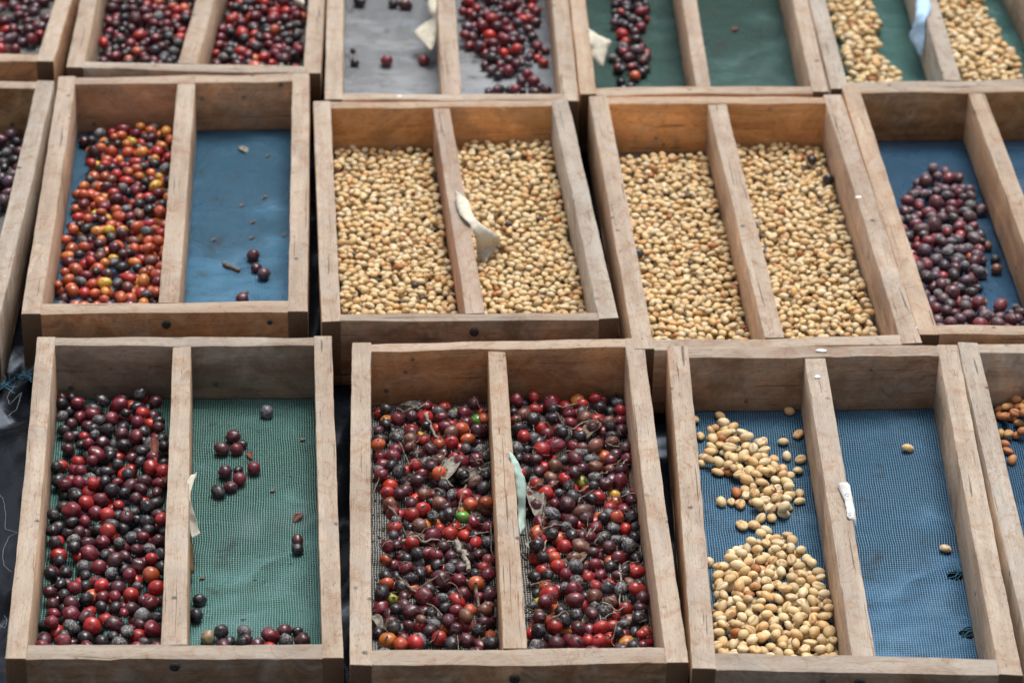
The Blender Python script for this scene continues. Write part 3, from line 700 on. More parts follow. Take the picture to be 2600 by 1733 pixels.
anchors('FC', 'left', "215,470,o,7.2 405,420,r 428,447,K,7.2 310,440,d 508,427,Y,5.8 545,410,k 597,462,g 550,455,m 505,462,K 372,455,r 468,440,r 320,500,r,7.2 430,500,R,7.4 463,490,r 368,530,y,6.6 610,505,d,7.6 555,495,m 510,503,o,5 265,480,m 370,558,m 415,545,r 488,550,m 520,585,R,7.4 320,572,o,5.5 345,603,r,7.6 255,592,m,7.6 435,572,O 190,550,k 190,620,m 200,662,m,7.8 295,672,R,6.4 380,640,K 436,642,b 240,637,m 405,680,o,6.4 600,635,m 590,590,k 230,738,R,7.6 415,762,r 493,760,m 570,750,K,7.4 595,795,m 340,790,R,7.4 370,833,R,8 232,820,b,7.6 432,825,b 480,805,m 540,795,r 538,840,o,6.4 268,860,r 320,880,r 320,900,k 425,880,o,5 372,898,o,6.2 498,905,R 530,882,g,6.4 545,940,R,7.8 420,937,d,7.6 580,900,r 620,945,d 440,908,r,5.4 265,965,m 230,1025,k 280,1030,m 245,1073,m 305,995,m 345,1050,w 390,1025,m 430,1040,K 478,1010,k 575,990,d 397,1075,O,5.8 450,1080,r 610,1060,d 597,1120,R 500,1075,k 480,1120,r 360,1100,d 550,1140,k 620,1160,d 395,1160,r 325,1165,O 255,1155,m 235,1212,Y,7 190,1250,m 290,1215,d 440,1215,m 545,1245,R 565,1270,O 500,1275,r 375,1265,d 230,1280,d 300,1290,k,7.6 355,1320,r 395,1330,K 430,1330,o,5.6 560,1320,r 610,1320,d 500,1340,d 220,1390,o,7.8 285,1380,m 355,1380,w,7.4 430,1365,r 435,1390,r 270,1415,O 335,1410,r 500,1385,d 605,1395,m 640,1290,d 650,1355,O,6 655,1410,k 485,1410,k", 1.6456, 850, 780)
P = world_poly([(175, 440), (300, 420), (400, 415), (520, 420), (630, 430), (645, 600), (655, 760), (640, 830), (660, 1000), (670, 1200), (690, 1420), (690, 1580), (170, 1580), (175, 1400), (175, 1280), (200, 1150), (215, 1000), (240, 940), (215, 860), (200, 760), (170, 680), (165, 600), (170, 520)], 1.6456, 850, 780)
fill_cherries('FC', 'left', P, dict(k=28, K=18, d=18, m=18, r=14, b=9, O=6, w=1), 1.05)
P = world_poly([(735, 400), (800, 370), (900, 345), (1140, 345), (1210, 400), (1230, 520), (1245, 700), (1255, 880), (1280, 1090), (1300, 1250), (1340, 1420), (1350, 1590), (800, 1590), (810, 1400), (830, 1200), (830, 1040), (850, 900), (810, 850), (760, 700), (745, 560)], 1.6456, 850, 780)
fill_cherries('FC', 'right', P, dict(k=26, K=14, d=18, m=20, r=18, b=8, O=5, w=1), 1.1)

# --- middle left tray
anchors('ML', 'left', "395,385,d,7.6 425,430,o 485,385,o,7 535,425,r 595,400,O 640,440,O 500,470,O,7.4 560,460,o 600,450,O 645,485,r,7.4 445,490,y 440,545,O 690,525,y,6 580,575,O 540,620,r 425,630,O,8 490,640,o 515,580,O 695,640,r 570,655,m 400,705,O 450,715,y,6.4 500,730,y,6 395,775,o 480,785,O 540,700,O 605,690,r 660,760,m,7.4 705,775,r,7.6 740,745,y,7 668,820,o,8 550,870,O,8 335,890,O 325,920,o 325,950,m,8 395,950,r 440,880,m 480,890,O 660,925,r 495,940,r 580,940,m 400,1000,y,6 355,1000,O 445,1020,r,7.2 505,1025,d,8 570,1045,r 380,1055,O 335,1080,O 410,1085,r 505,1080,o,7 455,1110,O,7.6 405,1100,r 300,1120,d,7 310,1035,b 620,1080,O 665,1100,r 705,1070,O 615,1120,O 575,1105,r 355,1110,O 650,1030,o 600,740,k 640,690,k 745,650,k 640,560,K 555,540,k 700,460,k 730,385,O 745,345,o 620,350,r 575,345,m 545,350,r 675,355,O 390,600,d 385,670,k 490,985,K 540,960,k 620,840,O 590,880,b 740,870,r 740,930,r 710,950,b 735,1000,O", 1.8447, 0, 150)
P = world_poly([(370, 390), (480, 360), (560, 345), (800, 335), (800, 1100), (780, 1280), (240, 1280), (260, 1140), (275, 1040), (300, 950), (310, 850), (345, 770), (350, 690), (365, 600), (420, 560), (410, 450)], 1.8447, 0, 150)
fill_cherries('ML', 'left', P, dict(k=24, K=10, d=8, m=10, r=14, O=34, o=14, b=8, y=2), 1.25, rm=.92)
anchors('ML', 'right', "1185,905,d,6.6 1200,960,d,6.4 1235,1000,p,7.6 1135,1110,d,7", 1.8447, 0, 150, True)
# --- far left tray
P = world_poly([(-60, 350), (64, 352), (58, 400), (40, 450), (22, 500), (8, 545), (-60, 560)])
fill_cherries('MLL', 'right', P, dict(k=55, K=10, p=28, d=12, m=5), 1.0)
# --- tray at the right edge, second row
anchors('MRR', 'left', "1225,80,d,7.6 1280,345,b,6.4 1345,460,k,7 1355,535,b,7 1240,810,t,5.8 1240,350,k,5 865,205,Y,6.8 1125,270,o,7.4 800,365,r,7.4 870,320,r 1035,810,r,8 1115,890,r,7.6 1145,455,O 925,1000,r 1280,990,r,8 965,895,t,6 1090,30,m,7.8 1070,170,m,7.4 905,140,m,7.6 740,120,m 820,85,m 1165,620,m,7.4 970,750,r 1195,1120,m 1355,1115,m 1025,1050,m 1205,385,m,7 1155,825,p 1230,570,t 660,100,k 1000,970,p 735,330,r", 3.136, 2100, 500)
P = world_poly([(2345, 432), (2425, 440), (2462, 495), (2470, 550), (2488, 590), (2500, 640), (2490, 700), (2478, 740), (2470, 780), (2600, 785), (2740, 790), (2760, 1010), (2400, 1010), (2280, 560), (2300, 520), (2320, 480)])
fill_cherries('MRR', 'left', P, dict(p=36, d=30, k=20, K=8, m=20, r=2), 1.0)
# --- rear trays
P = world_poly([(-130, -60), (150, -60), (125, 45), (118, 100), (60, 128), (-130, 130)])
fill_cherries('TLL', 'right', P, dict(p=22, m=34, d=24, k=14, r=6), .55)
P = world_poly([(255, -60), (500, -60), (487, 0), (452, 150), (440, 260), (225, 260), (243, 145)])
fill_cherries('TL', 'left', P, dict(k=34, K=10, d=24, m=22, r=8, O=3), 1.15, .017)
P = world_poly([(545, -60), (778, -60), (772, 0), (760, 160), (760, 260), (505, 260), (525, 100)])
fill_cherries('TL', 'right', P, dict(k=26, K=8, d=20, m=26, r=16, O=4), 1.2, .019)
anchors('T2', 'left', "360,10,k 590,5,k 675,15,d 325,412,k,6.2 545,400,m,7.6 800,388,m,7 315,325,k,4", 2.703, 780, 0, True)
anchors('T2', 'right', "1245,605,k 1315,590,k 1300,620,d 1400,600,k 1430,622,m 1470,545,d 1510,500,m 1555,545,m 1480,600,k 1560,622,d 1600,580,k 1640,610,d 1250,230,R,7.8 1190,300,r 1350,340,R 1430,150,O,6 1540,40,r 1620,420,r 1130,240,d,7.8 1420,450,k,7 1310,500,k", 2.703, 780, 0)
P = world_poly([(1150, -150), (1560, -150), (1590, 120), (1540, 210), (1630, 300), (1650, 440), (1560, 440), (1450, 470), (1350, 510), (1310, 540), (1240, 470), (1210, 380), (1150, 320), (1080, 270), (1090, 200), (1150, 180), (1130, 120), (1060, 100), (1070, 60)], 2.703, 780, 0)
fill_cherries('T2', 'right', P, dict(m=34, d=28, r=10, k=16, p=8), .75)
anchors('T3', 'left', "240,400,O,7.4 190,210,r 170,175,r 300,80,r 305,265,r 235,255,m 165,430,k,7 180,470,k 140,490,k 240,500,k 300,510,k 150,360,m 210,480,k", 2.139, 1500, 0)
P = world_poly([(130, -60), (280, -60), (320, 90), (300, 140), (235, 175), (330, 270), (320, 330), (280, 400), (230, 420), (120, 370), (100, 310), (165, 240), (150, 190), (100, 160), (120, 80)], 2.139, 1500, 0)
fill_cherries('T3', 'left', P, dict(k=34, K=14, d=22, m=14, p=10, r=4), .75)

# --- parchment beans
def cap_fn(key, back, front):
    T = TR[key]
    def f(x, y):
        b, fr = (T['IBL']+T['IBR'])/2, (T['IFL']+T['IFR'])/2
        s = (y-fr.y)/(b.y-fr.y)
        return FLOOR+front+(back-front)*s + 0.0042*mn.noise(Vector((x*22, y*14, back*300))) + 0.0015*mn.noise(Vector((x*60, y*50, 3)))
    return f
BS = 0.87
for half, bk, frn in (('left', .013, .012), ('right', .019, .014)):
    P = half_poly('MC', half)
    fill_beans('MC', half, P, 3500, cap_fn('MC', bk, frn), K=5, dark=.008, brown=.028)
P = world_poly([(1575, 405), (1790, 398), (1950, 860), (1980, 990), (1640, 990), (1600, 700)]); fill_beans('MR', 'left', P, 2600, cap_fn('MR', .0095, .0115), K=5, dark=.008, brown=.045)
fill_beans('MR', 'right', half_poly('MR', 'right'), 2600, cap_fn('MR', .0095, .012), K=5, dark=.008, brown=.04)
for d in ((2060, 412), (2108, 448), (1618, 650)):
    p = at(*d, FLOOR+.014); put_cherry(p.x, p.y, 'k', 'MR', 'right' if d[0] > 1800 else 'left')
BS = 1.06
def loose_beans(key, half, s, sc, ox, oy, tone=None, store=None, loose=True):
    for q in s.split():
        it = q.split(','); p = at(float(it[0])/sc+ox, float(it[1])/sc+oy, FLOOR+.001)
        put_bean(p.x, p.y, key, half, loose=loose, yaw=math.radians(float(it[2])) if len(it) > 2 else None, flip=(it[3] == 'f') if len(it) > 3 else None, tone=tone, store=store)
loose_beans('FR', 'left', "583,437,150,r 293,460,150,r 620,528,60,f 557,560,170,r 475,558,90,r 617,672,80,r 630,627,20,f 575,615,100,r 625,770,90,r 627,803,20,r 383,905,120,f 437,907,150,r 487,922,170,r 510,870,100,r 463,872,50,f 300,812,100,r 340,808,100,f 380,818,90,f 283,688,160,r 210,543,90,r 225,630,140,r 215,655,130,r 190,475,90,r 190,438,90,r 248,1068,90,r 400,760,100,r 400,790,80,f", 1.6453, 1650, 780)
loose_beans('FR', 'left', "330,688,150,r 360,775,100,r", 1.6453, 1650, 780, ((0.42, 0.15, 0.05, .3), 'reddish-brown'))
loose_beans('FR', 'right', "1077,588,10,r 1235,1010,150,r", 1.6453, 1650, 780)
P = world_poly([(250, 525), (300, 490), (345, 500), (420, 540), (470, 580), (505, 610), (550, 650), (590, 700), (590, 790), (580, 840), (545, 860), (490, 860), (430, 830), (410, 760), (370, 710), (330, 680), (260, 670), (230, 640), (240, 590)], 1.6453, 1650, 780, FLOOR+.003)
fill_beans('FR', 'left', P, 190, lambda x, y: FLOOR+.0085, K=10, dark=0, brown=.012)
P = world_poly([(455, 975), (580, 980), (600, 1025), (660, 1065), (700, 1120), (720, 1200), (750, 1290), (755, 1360), (770, 1440), (790, 1620), (275, 1620), (275, 1440), (275, 1380), (280, 1260), (270, 1200), (290, 1085), (340, 1045), (380, 1015), (450, 1005)], 1.6453, 1650, 780, FLOOR+.003)
fill_beans('FR', 'left', P, 760, lambda x, y: FLOOR+.0135, K=9, dark=0, brown=.03)
P = world_poly([(310, -60), (640, -60), (670, 130), (730, 210), (690, 300), (600, 320), (420, 330), (380, 250), (340, 120)], 3.137, 2000, 0); fill_beans('T4', 'left', P, 220, lambda x, y: FLOOR+.014, dark=0)
P = world_poly([(440, 350), (700, 330), (740, 400), (700, 470), (760, 500), (840, 540), (880, 620), (890, 700), (500, 700), (490, 650), (470, 520)], 3.137, 2000, 0); fill_beans('T4', 'left', P, 150, lambda x, y: FLOOR+.013, dark=0)
P = world_poly([(1190, -60), (1540, -60), (1560, 130), (1600, 210), (1690, 260), (1690, 330), (1740, 400), (1840, 500), (1850, 640), (1870, 720), (1440, 720), (1400, 620), (1320, 500), (1290, 260), (1240, 150)], 3.137, 2000, 0); fill_beans('T4', 'right', P, 520, lambda x, y: FLOOR+.016, dark=0)
# orange pulped seeds in the tray at the right edge
ORG = [((0.42, 0.20, 0.075, .3), 'orange-brown'), ((0.46, 0.26, 0.10, .3), 'honey-coloured'), ((0.36, 0.14, 0.055, .4), 'rusty')]
for q in "1370,140 1375,185 1445,138 1550,125 1520,155 1465,190 1540,185 1415,220 1440,250 1485,265 1525,235 1555,215 1385,270 1385,325 1440,350 1505,335 1550,290 1550,340 1410,410 1440,455 1478,530 1580,150 1590,200 1600,260 1600,330 1640,180 1650,280 1410,170 1620,120 1500,120 1570,250".split():
    x, y = q.split(','); p = at(float(x)/3.136+2100, float(y)/3.136+1000, FLOOR+.001)
    put_bean(p.x, p.y, 'FRR', 'left', dims=(0.0062*rnd.uniform(.85, 1.1), 0.0047, 0.0040), tone=rnd.choice(ORG), loose=True, store=SD, flip=rnd.random() < .2)

# ------------------------------------------------------------------ shapes of cherries and beans
def ico(sub):
    import bmesh
    bm = bmesh.new(); bmesh.ops.create_icosphere(bm, subdivisions=sub, radius=1.0)
    V = np.array([v.co[:] for v in bm.verts]); F = np.array([[v.index for v in f.verts] for f in bm.faces]); bm.free()
    return V, F
def cherry_shape(kind, sub, seed):
    V, F = ico(sub); out = []
    for v in V:
        p = Vector(v); r = 1.0; ang = math.atan2(p.y, p.x); z = p.z
        cap = max(0, z)
        rim = math.exp(-((math.acos(max(-1, min(1, z)))-0.30)/0.09)**2)
        pit = math.exp(-(math.acos(max(-1, min(1, z)))/0.20)**2)
        if kind == 'smooth':
            r += 0.06*mn.noise(p*1.2+Vector((seed, 0, 0))) + .035*rim - .07*pit + 0.012*mn.noise(p*4+Vector((seed, 2, 0)))
        elif kind == 'ribbed':
            r += 0.045*math.cos(ang*7+seed+mn.noise(p*2)*1.5)*(1-abs(z)**3) + .13*mn.noise(p*1.6+Vector((seed, 1, 0))) + .07*rim - .14*pit
        elif kind == 'wrinkled':
            r += 0.20*mn.noise(p*1.5+Vector((seed, 3, 0))) + 0.15*(0.35-abs(mn.noise(p*3.6+Vector((seed, 7, 0))))) + .045*mn.noise(p*8+Vector((seed, 0, 4))) + .08*rim - .15*pit
        else:  # split along a seam
            seam = math.exp(-(p.x/0.10)**2)*(1 if p.y > 0 else .6)
            r += -0.085*seam + .05*mn.noise(p*1.8+Vector((seed, 9, 0))) + .05*rim - .09*pit
        out.append(p*r)
    return np.array(out), F
def uv_sphere(nu, nv):
    V = [(0, 0, 1)]
    for j in range(1, nv):
        th = math.pi*j/nv
        for i in range(nu): V.append((math.sin(th)*math.cos(2*math.pi*i/nu), math.sin(th)*math.sin(2*math.pi*i/nu), math.cos(th)))
    V.append((0, 0, -1)); F = []
    for i in range(nu): F.append((0, 1+i, 1+(i+1) % nu))
    for j in range(nv-2):
        for i in range(nu):
            a = 1+j*nu+i; b = 1+j*nu+(i+1) % nu
            F.append((a, a+nu, b+nu)); F.append((a, b+nu, b))
    e = len(V)-1; s = 1+(nv-2)*nu
    for i in range(nu): F.append((e, s+(i+1) % nu, s+i))
    return np.array(V), np.array(F)
def bean_shape(seed, hi):
    # poles along Y so that loops run round the bean; the flat face with its crease looks down (-Z)
    V, F = uv_sphere(20, 14) if hi else uv_sphere(12, 8)
    out, cr = [], []
    bend = rnd.uniform(-.16, .16)
    for v in V:
        x, y, z = v[0], v[2], -v[1]
        w = 1-0.10*x*math.copysign(1, bend)-.04*abs(x)
        y *= w
        c = 0.0
        if z < 0:
            g = math.exp(-((y-0.10*math.sin(x*3+seed))/0.13)**2)*max(0, 1-abs(x)**4)
            z = z*0.66 + 0.26*g*min(1, -z*1.6); c = g*min(1, -v[1]*-1.5 if False else abs(z)*2.0+.35)
        y += bend*(1-x*x)
        n = 1+.045*mn.noise(Vector((x*1.6+seed, y*1.6, z*1.6)))+.02*mn.noise(Vector((x*4+seed, y*4, z*4)))
        out.append((x*n, y*n, z*n)); cr.append(c)
    return np.array(out), F, np.array(cr)

CSH = {k: [] for k in ('lo', 'hi')}
CK = [('smooth', 1.1), ('smooth', 5.2), ('smooth', 9.7), ('split', 2.2), ('ribbed', 3.3), ('ribbed', 8.1), ('wrinkled', 4.1), ('wrinkled', 6.6), ('wrinkled', 11.2)]
for kd, sd_ in CK:
    CSH['lo'].append(cherry_shape(kd, 2, sd_)); CSH['hi'].append(cherry_shape(kd, 3, sd_))
BSH = {'lo': [bean_shape(i*1.7, False) for i in range(5)], 'hi': []}
rnd.seed(91)
BSH['hi'] = [bean_shape(i*1.7+.3, True) for i in range(8)]

def cherry_rot(d):
    if d['tone'] in 'kK' or rnd.random() < .25: tilt = rnd.uniform(0, 1.4)
    else: tilt = rnd.uniform(.5, 2.4)
    return Euler((tilt, rnd.uniform(-.6, .6), rnd.uniform(0, 6.283))).to_matrix()
def cherry_matrix(d):
    R = Matrix.Rotation(d['yaw'], 3, 'Z')
    return R @ Matrix.Diagonal((d['a'], d['b'], d['c'])) @ R.inverted() @ d['rot']
def bean_matrix(d):
    R = Matrix.Rotation(d['yaw'], 3, 'Z')
    T = Matrix.Rotation(rnd.gauss(0, .28), 3, 'Y') @ Matrix.Rotation(rnd.gauss(0, .30) + (math.pi if d['flip'] else 0), 3, 'X')
    return R @ T @ Matrix.Diagonal((d['a'], d['b'], d['c']*1.12))
def shape_index(t):
    if t in 'rRoOyYg': return rnd.choices(range(4), (4, 4, 4, 1.2))[0]
    if t in 'mpb': return rnd.choices(range(9), (2, 2, 2, 2.4, 2.4, 2.4, 1.2, 1.2, 1.2))[0]
    if t == 'd': return rnd.choices(range(9), (1.4, 1.4, 1.4, 1.6, 3, 3, 2, 2, 2))[0]
    return rnd.choices(range(9), (.4, .4, .5, .5, 2.5, 2.5, 3, 3, 3))[0]
for d in CH:
    d['rot'] = cherry_rot(d); d['si'] = shape_index(d['tone']); d['M'] = cherry_matrix(d)
    f = rnd.uniform(.78, 1.25); t = TONE[d['tone']]
    if d['tray'] == 'MRR': t = (t[0]+.012, t[1]+.004, t[2]+.005, min(1, t[3]+.2))
    d['rgba'] = (t[0]*f, t[1]*f*rnd.uniform(.85, 1.2), t[2]*f*rnd.uniform(.9, 1.15), min(1, t[3]*rnd.uniform(.5, 1.5)))
for L in (BN, SD):
    for d in L:
        d['M'] = bean_matrix(d); d['rgba'] = d['tone']; d['si'] = rnd.randrange(8)

# visible size of every piece in the picture: the largest are objects of their own
def rank(L, others):
    A = L+others
    P = np.array([(d['x'], d['y'], d['z']) for d in A]); u, v, dep = project(P); k = 0.5
    Wp, Hp = 1300, 867
    zb = np.full((Hp, Wp), 1e9); ib = np.full((Hp, Wp), -1)
    C = np.array([0, 0, CAMH]); occ = np.zeros(len(A), bool)
    dirs = C-P; dirs /= np.linalg.norm(dirs, axis=1)[:, None]
    top = P+np.array([[0, 0, 1]])*np.array([d['c'] for d in A])[:, None]*.6
    for s in np.linspace(0.006, 0.14, 60):
        Q = top+dirs*s; I = ((Q[:, 0]-GX0)/GS).astype(int).clip(0, GNX-1); J = ((Q[:, 1]-GY0)/GS).astype(int).clip(0, GNY-1)
        occ |= WALL[J, I] & (Q[:, 2] < TOP)
    for i, d in enumerate(A):
        if occ[i]: continue
        r = FPX/dep[i]*k*(d['a']+d['b'])/2; cx, cy = u[i]*k, v[i]*k
        x0, x1, y0, y1 = int(cx-r), int(cx+r)+2, int(cy-r), int(cy+r)+2
        x0, y0, x1, y1 = max(x0, 0), max(y0, 0), min(x1, Wp), min(y1, Hp)
        if x1 <= x0 or y1 <= y0: continue
        X = np.arange(x0, x1)[None]-cx; Y = np.arange(y0, y1)[:, None]-cy; q = (X*X+Y*Y)/(r*r); m = q < 1
        z = dep[i]-np.sqrt(np.clip(1-q, 0, 1))*d['b']; s = zb[y0:y1, x0:x1]; m &= z < s
        s[m] = z[m]; ib[y0:y1, x0:x1][m] = i
    cnt = np.bincount(ib[ib >= 0], minlength=len(A))[:len(L)]
    for i, d in enumerate(L): d['seen'] = int(cnt[i])
rank(CH, []); rank(BN, []); rank(SD, [])
CH = [d for d in CH if d['seen'] > 0 or abs(d['x']) < .62]
def split(L, n):
    L.sort(key=lambda d: -(d['seen']+(40 if d['loose'] and d['seen'] > 12 else 0)))
    return L[:n], L[n:]
CHI, CHS = split(CH, 300); BNI, BNS = split(BN, 300)

TNAME = {'FL': 'front green-net tray', 'FC': 'front grey-net tray', 'FR': 'front blue-net tray', 'ML': 'orange-cherry tray', 'MC': 'tagged bean tray',
         'MR': 'untagged bean tray', 'MRR': 'deep blue-net tray', 'T2': 'pale-net rear tray', 'T3': 'darkgreen-net rear tray', 'MLL': 'far left tray', 'FRR': 'silvery tray',
         'TL': 'rear dark-cherry tray', 'TLL': 'rear left corner tray', 'T4': 'rear bean tray'}
def where(d):
    T = TR[d['tray']]; hp = half_poly(d['tray'], d['half'])
    yb = (hp[2][1]+hp[3][1])/2; yf = (hp[0][1]+hp[1][1])/2; s = (d['y']-yf)/(yb-yf)
    xl = hp[0][0]+(hp[3][0]-hp[0][0])*s; xr = hp[1][0]+(hp[2][0]-hp[1][0])*s; t = (d['x']-xl)/(xr-xl)
    z1 = 'at front board' if s < .12 else 'towards front board' if s < .37 else 'mid-heap' if s < .62 else 'towards back board' if s < .87 else 'at back board'
    lw, rw = ('outer rail', 'divider') if d['half'] == 'left' else ('divider', 'outer rail')
    z2 = ('beside '+lw) if t < .33 else ('beside '+rw) if t > .67 else 'centrally'
    return z1, z2
def make_items(L, name, cat, noun, meshes, mat, tonename, grp):
    done = {}; SHN = ['smooth', 'smooth', 'smooth', 'seamed', 'ribbed', 'ribbed', 'wrinkled', 'wrinkled', 'wrinkled']
    for d in L:
        o = link(name, meshes[d['si'] % len(meshes)], mat, None, d['rgba'])
        M = d['M'].to_4x4(); M.translation = (d['x'], d['y'], d['z']); o.matrix_world = M
        z1, z2 = where(d); 
        shp = SHN[d['si'] % 9] if name == 'coffee_cherry' else ('crosswise' if abs(math.cos(d['yaw'])) > .87 else 'lengthwise' if abs(math.cos(d['yaw'])) < .5 else 'slanting')
        if d['loose']: z1 = {'mid-heap': 'midway'}.get(z1, z1); shp = 'loose'
        lab = f"{tonename(d)} {shp} {noun} {z1} {z2}, {d['half']} half, {TNAME[d['tray']]}"
        done.setdefault(lab, []).append((d['y'], o)); tag(o, lab, cat, grp(d))
    ORD = ['nearest', 'second-nearest', 'third-nearest', 'fourth-nearest', 'fifth-nearest', 'sixth-nearest', 'seventh-nearest', 'eighth-nearest', 'ninth-nearest', 'tenth-nearest', 'eleventh-nearest', 'twelfth-nearest']
    for lab, G in done.items():
        if len(G) > 1:
            G.sort(key=lambda g: g[0])
            for i, (_, o) in enumerate(G):
                if i < len(ORD): o['label'] = ORD[i]+' '+lab
def to_meshes(shapes, nm, mat, cre=False):
    R = []
    for s in shapes:
        me = mesh(nm, s[0], [tuple(int(i) for i in f) for f in s[1]]); me.materials.append(mat)
        if cre:
            a = me.attributes.new('crease', 'FLOAT', 'POINT'); a.data.foreach_set('value', s[2].astype(np.float32))
        R.append(me)
    return R
CM = to_meshes(CSH['hi'], 'coffee_cherry', CH_O); BM = to_meshes(BSH['hi'], 'coffee_bean', BN_O, True)
make_items(CHI, 'coffee_cherry', 'cherry', 'cherry', CM, CH_O, lambda d: CNAME[d['tone']], lambda d: 'coffee cherries in the '+TNAME[d['tray']])
make_items(BNI, 'coffee_bean', 'coffee bean', 'bean', BM, BN_O, lambda d: (d['tname']+(' crease-up' if d['flip'] else ' smooth-side-up')), lambda d: 'parchment coffee beans in the '+TNAME[d['tray']])
make_items(SD, 'coffee_seed', 'coffee seed', 'pulped seed', BM, BN_O, lambda d: d['tname'], lambda d: 'pulped coffee seeds in the silvery tray')

def mass(name, L, shapes, mat, label, cre=False):
    Vs, Fs, Ts, Cs, off = [], [], [], [], 0
    for d in L:
        s = shapes[d['si'] % len(shapes)]; M = np.array(d['M']); V = s[0] @ M.T + np.array((d['x'], d['y'], d['z']))
        Vs.append(V); Fs.append(s[1]+off); off += len(V)
        Ts.append(np.tile(np.array(d['rgba'], np.float32), (len(V), 1)))
        if cre: Cs.append(s[2])
    V = np.concatenate(Vs).astype(np.float32); F = np.concatenate(Fs).astype(np.int32)
    me = bpy.data.meshes.new(name); me.vertices.add(len(V)); me.vertices.foreach_set('co', V.ravel())
    me.loops.add(F.size); me.loops.foreach_set('vertex_index', F.ravel())
    me.polygons.add(len(F)); me.polygons.foreach_set('loop_start', np.arange(0, F.size, 3, dtype=np.int32)); me.polygons.foreach_set('loop_total', np.full(len(F), 3, np.int32))
    me.polygons.foreach_set('use_smooth', np.ones(len(F), bool)); me.update(calc_edges=True); me.validate()
    a = me.color_attributes.new('tone', 'FLOAT_COLOR', 'POINT'); a.data.foreach_set('color', np.concatenate(Ts).ravel())
    if cre:
        a = me.attributes.new('crease', 'FLOAT', 'POINT'); a.data.foreach_set('value', np.concatenate(Cs).astype(np.float32))
    o = link(name, me, mat); tag(o, label, None, None, 'stuff')
    return len(F)
n1 = mass('coffee_cherries', CHS, CSH['lo'], CH_A, 'heaped coffee cherries, maroon, black, red and orange, filling the trays')
n2 = mass('coffee_beans', BNS, BSH['lo'], BN_A, 'heaped pale parchment coffee beans filling the trays', True)
print('CHERRIES', len(CHI), len(CHS), 'BEANS', len(BNI), len(BNS), 'TRIS', n1, n2)

# ------------------------------------------------------------------ paper tags, leaves, twigs
def hgt(x, y):
    i, j = int((x-GX0)/GS), int((y-GY0)/GS); return float(HG[j, i])
def ribbon(name, secs, mat, label, cat, sc, ox, oy, thick=0.0003, sub=5, curl=0.0, group=None):
    """secs: (xl,yl,xr,yr,zl,zr) cross sections, pixels of a crop and heights above the sheet"""
    C = []
    for (xl, yl, xr, yr, zl, zr) in secs:
        C.append((at(xl/sc+ox, yl/sc+oy, zl), at(xr/sc+ox, yr/sc+oy, zr)))
    def cat_(i, t, k):
        p = [C[max(0, min(len(C)-1, i+o))][k] for o in (-1, 0, 1, 2)]
        return 0.5*((2*p[1])+(p[2]-p[0])*t+(2*p[0]-5*p[1]+4*p[2]-p[3])*t*t+(3*p[1]-p[0]-3*p[2]+p[3])*t**3)
    V, m = [], 5
    for i in range(len(C)-1):
        for s in range(sub+(1 if i == len(C)-2 else 0)):
            t = s/sub; l, r = cat_(i, t, 0), cat_(i, t, 1)
            for q in range(m):
                f = q/(m-1); p = l*(1-f)+r*f; p.z += curl*math.sin(f*math.pi)
                V.append(p)
    rows = len(V)//m
    F = [(j*m+i, j*m+i+1, (j+1)*m+i+1, (j+1)*m+i) for j in range(rows-1) for i in range(m-1)]
    org = sum(V, Vector())/len(V)
    me = mesh(name, [v-org for v in V], F)
    o = link(name, me, mat); o.location = org
    for v in me.vertices:
        p = v.co+org; v.co += Vector((mn.noise(p*140), mn.noise(p*140+Vector((9, 0, 0))), mn.noise(p*170+Vector((0, 5, 0)))*1.3))*.0012
    md = o.modifiers.new('thick', 'SOLIDIFY'); md.thickness = thick; md.offset = 0
    tag(o, label, cat, group)
    return o
def stroke(parent, pts, mat, r=0.0003):
    V, F = tube_data([Vector(p) for p in pts], [r]*len(pts), 5)
    o = link('ink_mark', mesh('ink_mark', V, F), mat, parent); o.location = -parent.location
    return o
def tube_data(pts, rad, k=6):
    V, F = [], []
    for i, p in enumerate(pts):
        t = (pts[min(i+1, len(pts)-1)]-pts[max(i-1, 0)]).normalized()
        a = t.cross(Vector((0, 0, 1)));
        if a.length < 1e-4: a = Vector((1, 0, 0))
        a.normalize(); b = t.cross(a)
        for s in range(k):
            th = 2*math.pi*s/k; V.append(p+(a*math.cos(th)+b*math.sin(th))*rad[i])
    for i in range(len(pts)-1):
        for s in range(k):
            F.append((i*k+s, i*k+(s+1) % k, (i+1)*k+(s+1) % k, (i+1)*k+s))
    F.append(tuple(range(k))); F.append(tuple(range((len(pts)-1)*k, len(pts)*k))[::-1])
    return V, F
G_TAG = 'paper tags tucked over dividers'
T = TOP
# front left: folded slip hanging down the divider's right side
ribbon('paper_tag', [(795, 700, 824, 690, T+.001, T+.004), (780, 740, 808, 728, T-.004, T-.002), (779, 800, 795, 800, T-.012, T-.012), (784, 850, 806, 850, T-.022, T-.022), (788, 900, 824, 900, T-.032, T-.034), (803, 965, 838, 940, T-.042, T-.044)],
       PAPER, 'cream paper slip hanging down the divider of the front green-net tray', 'paper tag', 1.6456, 0, 780, group=G_TAG)
ribbon('wood_splinter', [(778, 860, 786, 860, T-.028, T-.030), (784, 950, 796, 950, T-.040, T-.044), (790, 1020, 806, 1020, T-.050, T-.054), (797, 1110, 808, 1108, T-.062, T-.064)],
       plain('brown_strip', (.16, .09, .035), .7), 'dark brown strip hanging below the cream slip in the green-net tray', 'strip', 1.6456, 0, 780, thick=.0008)
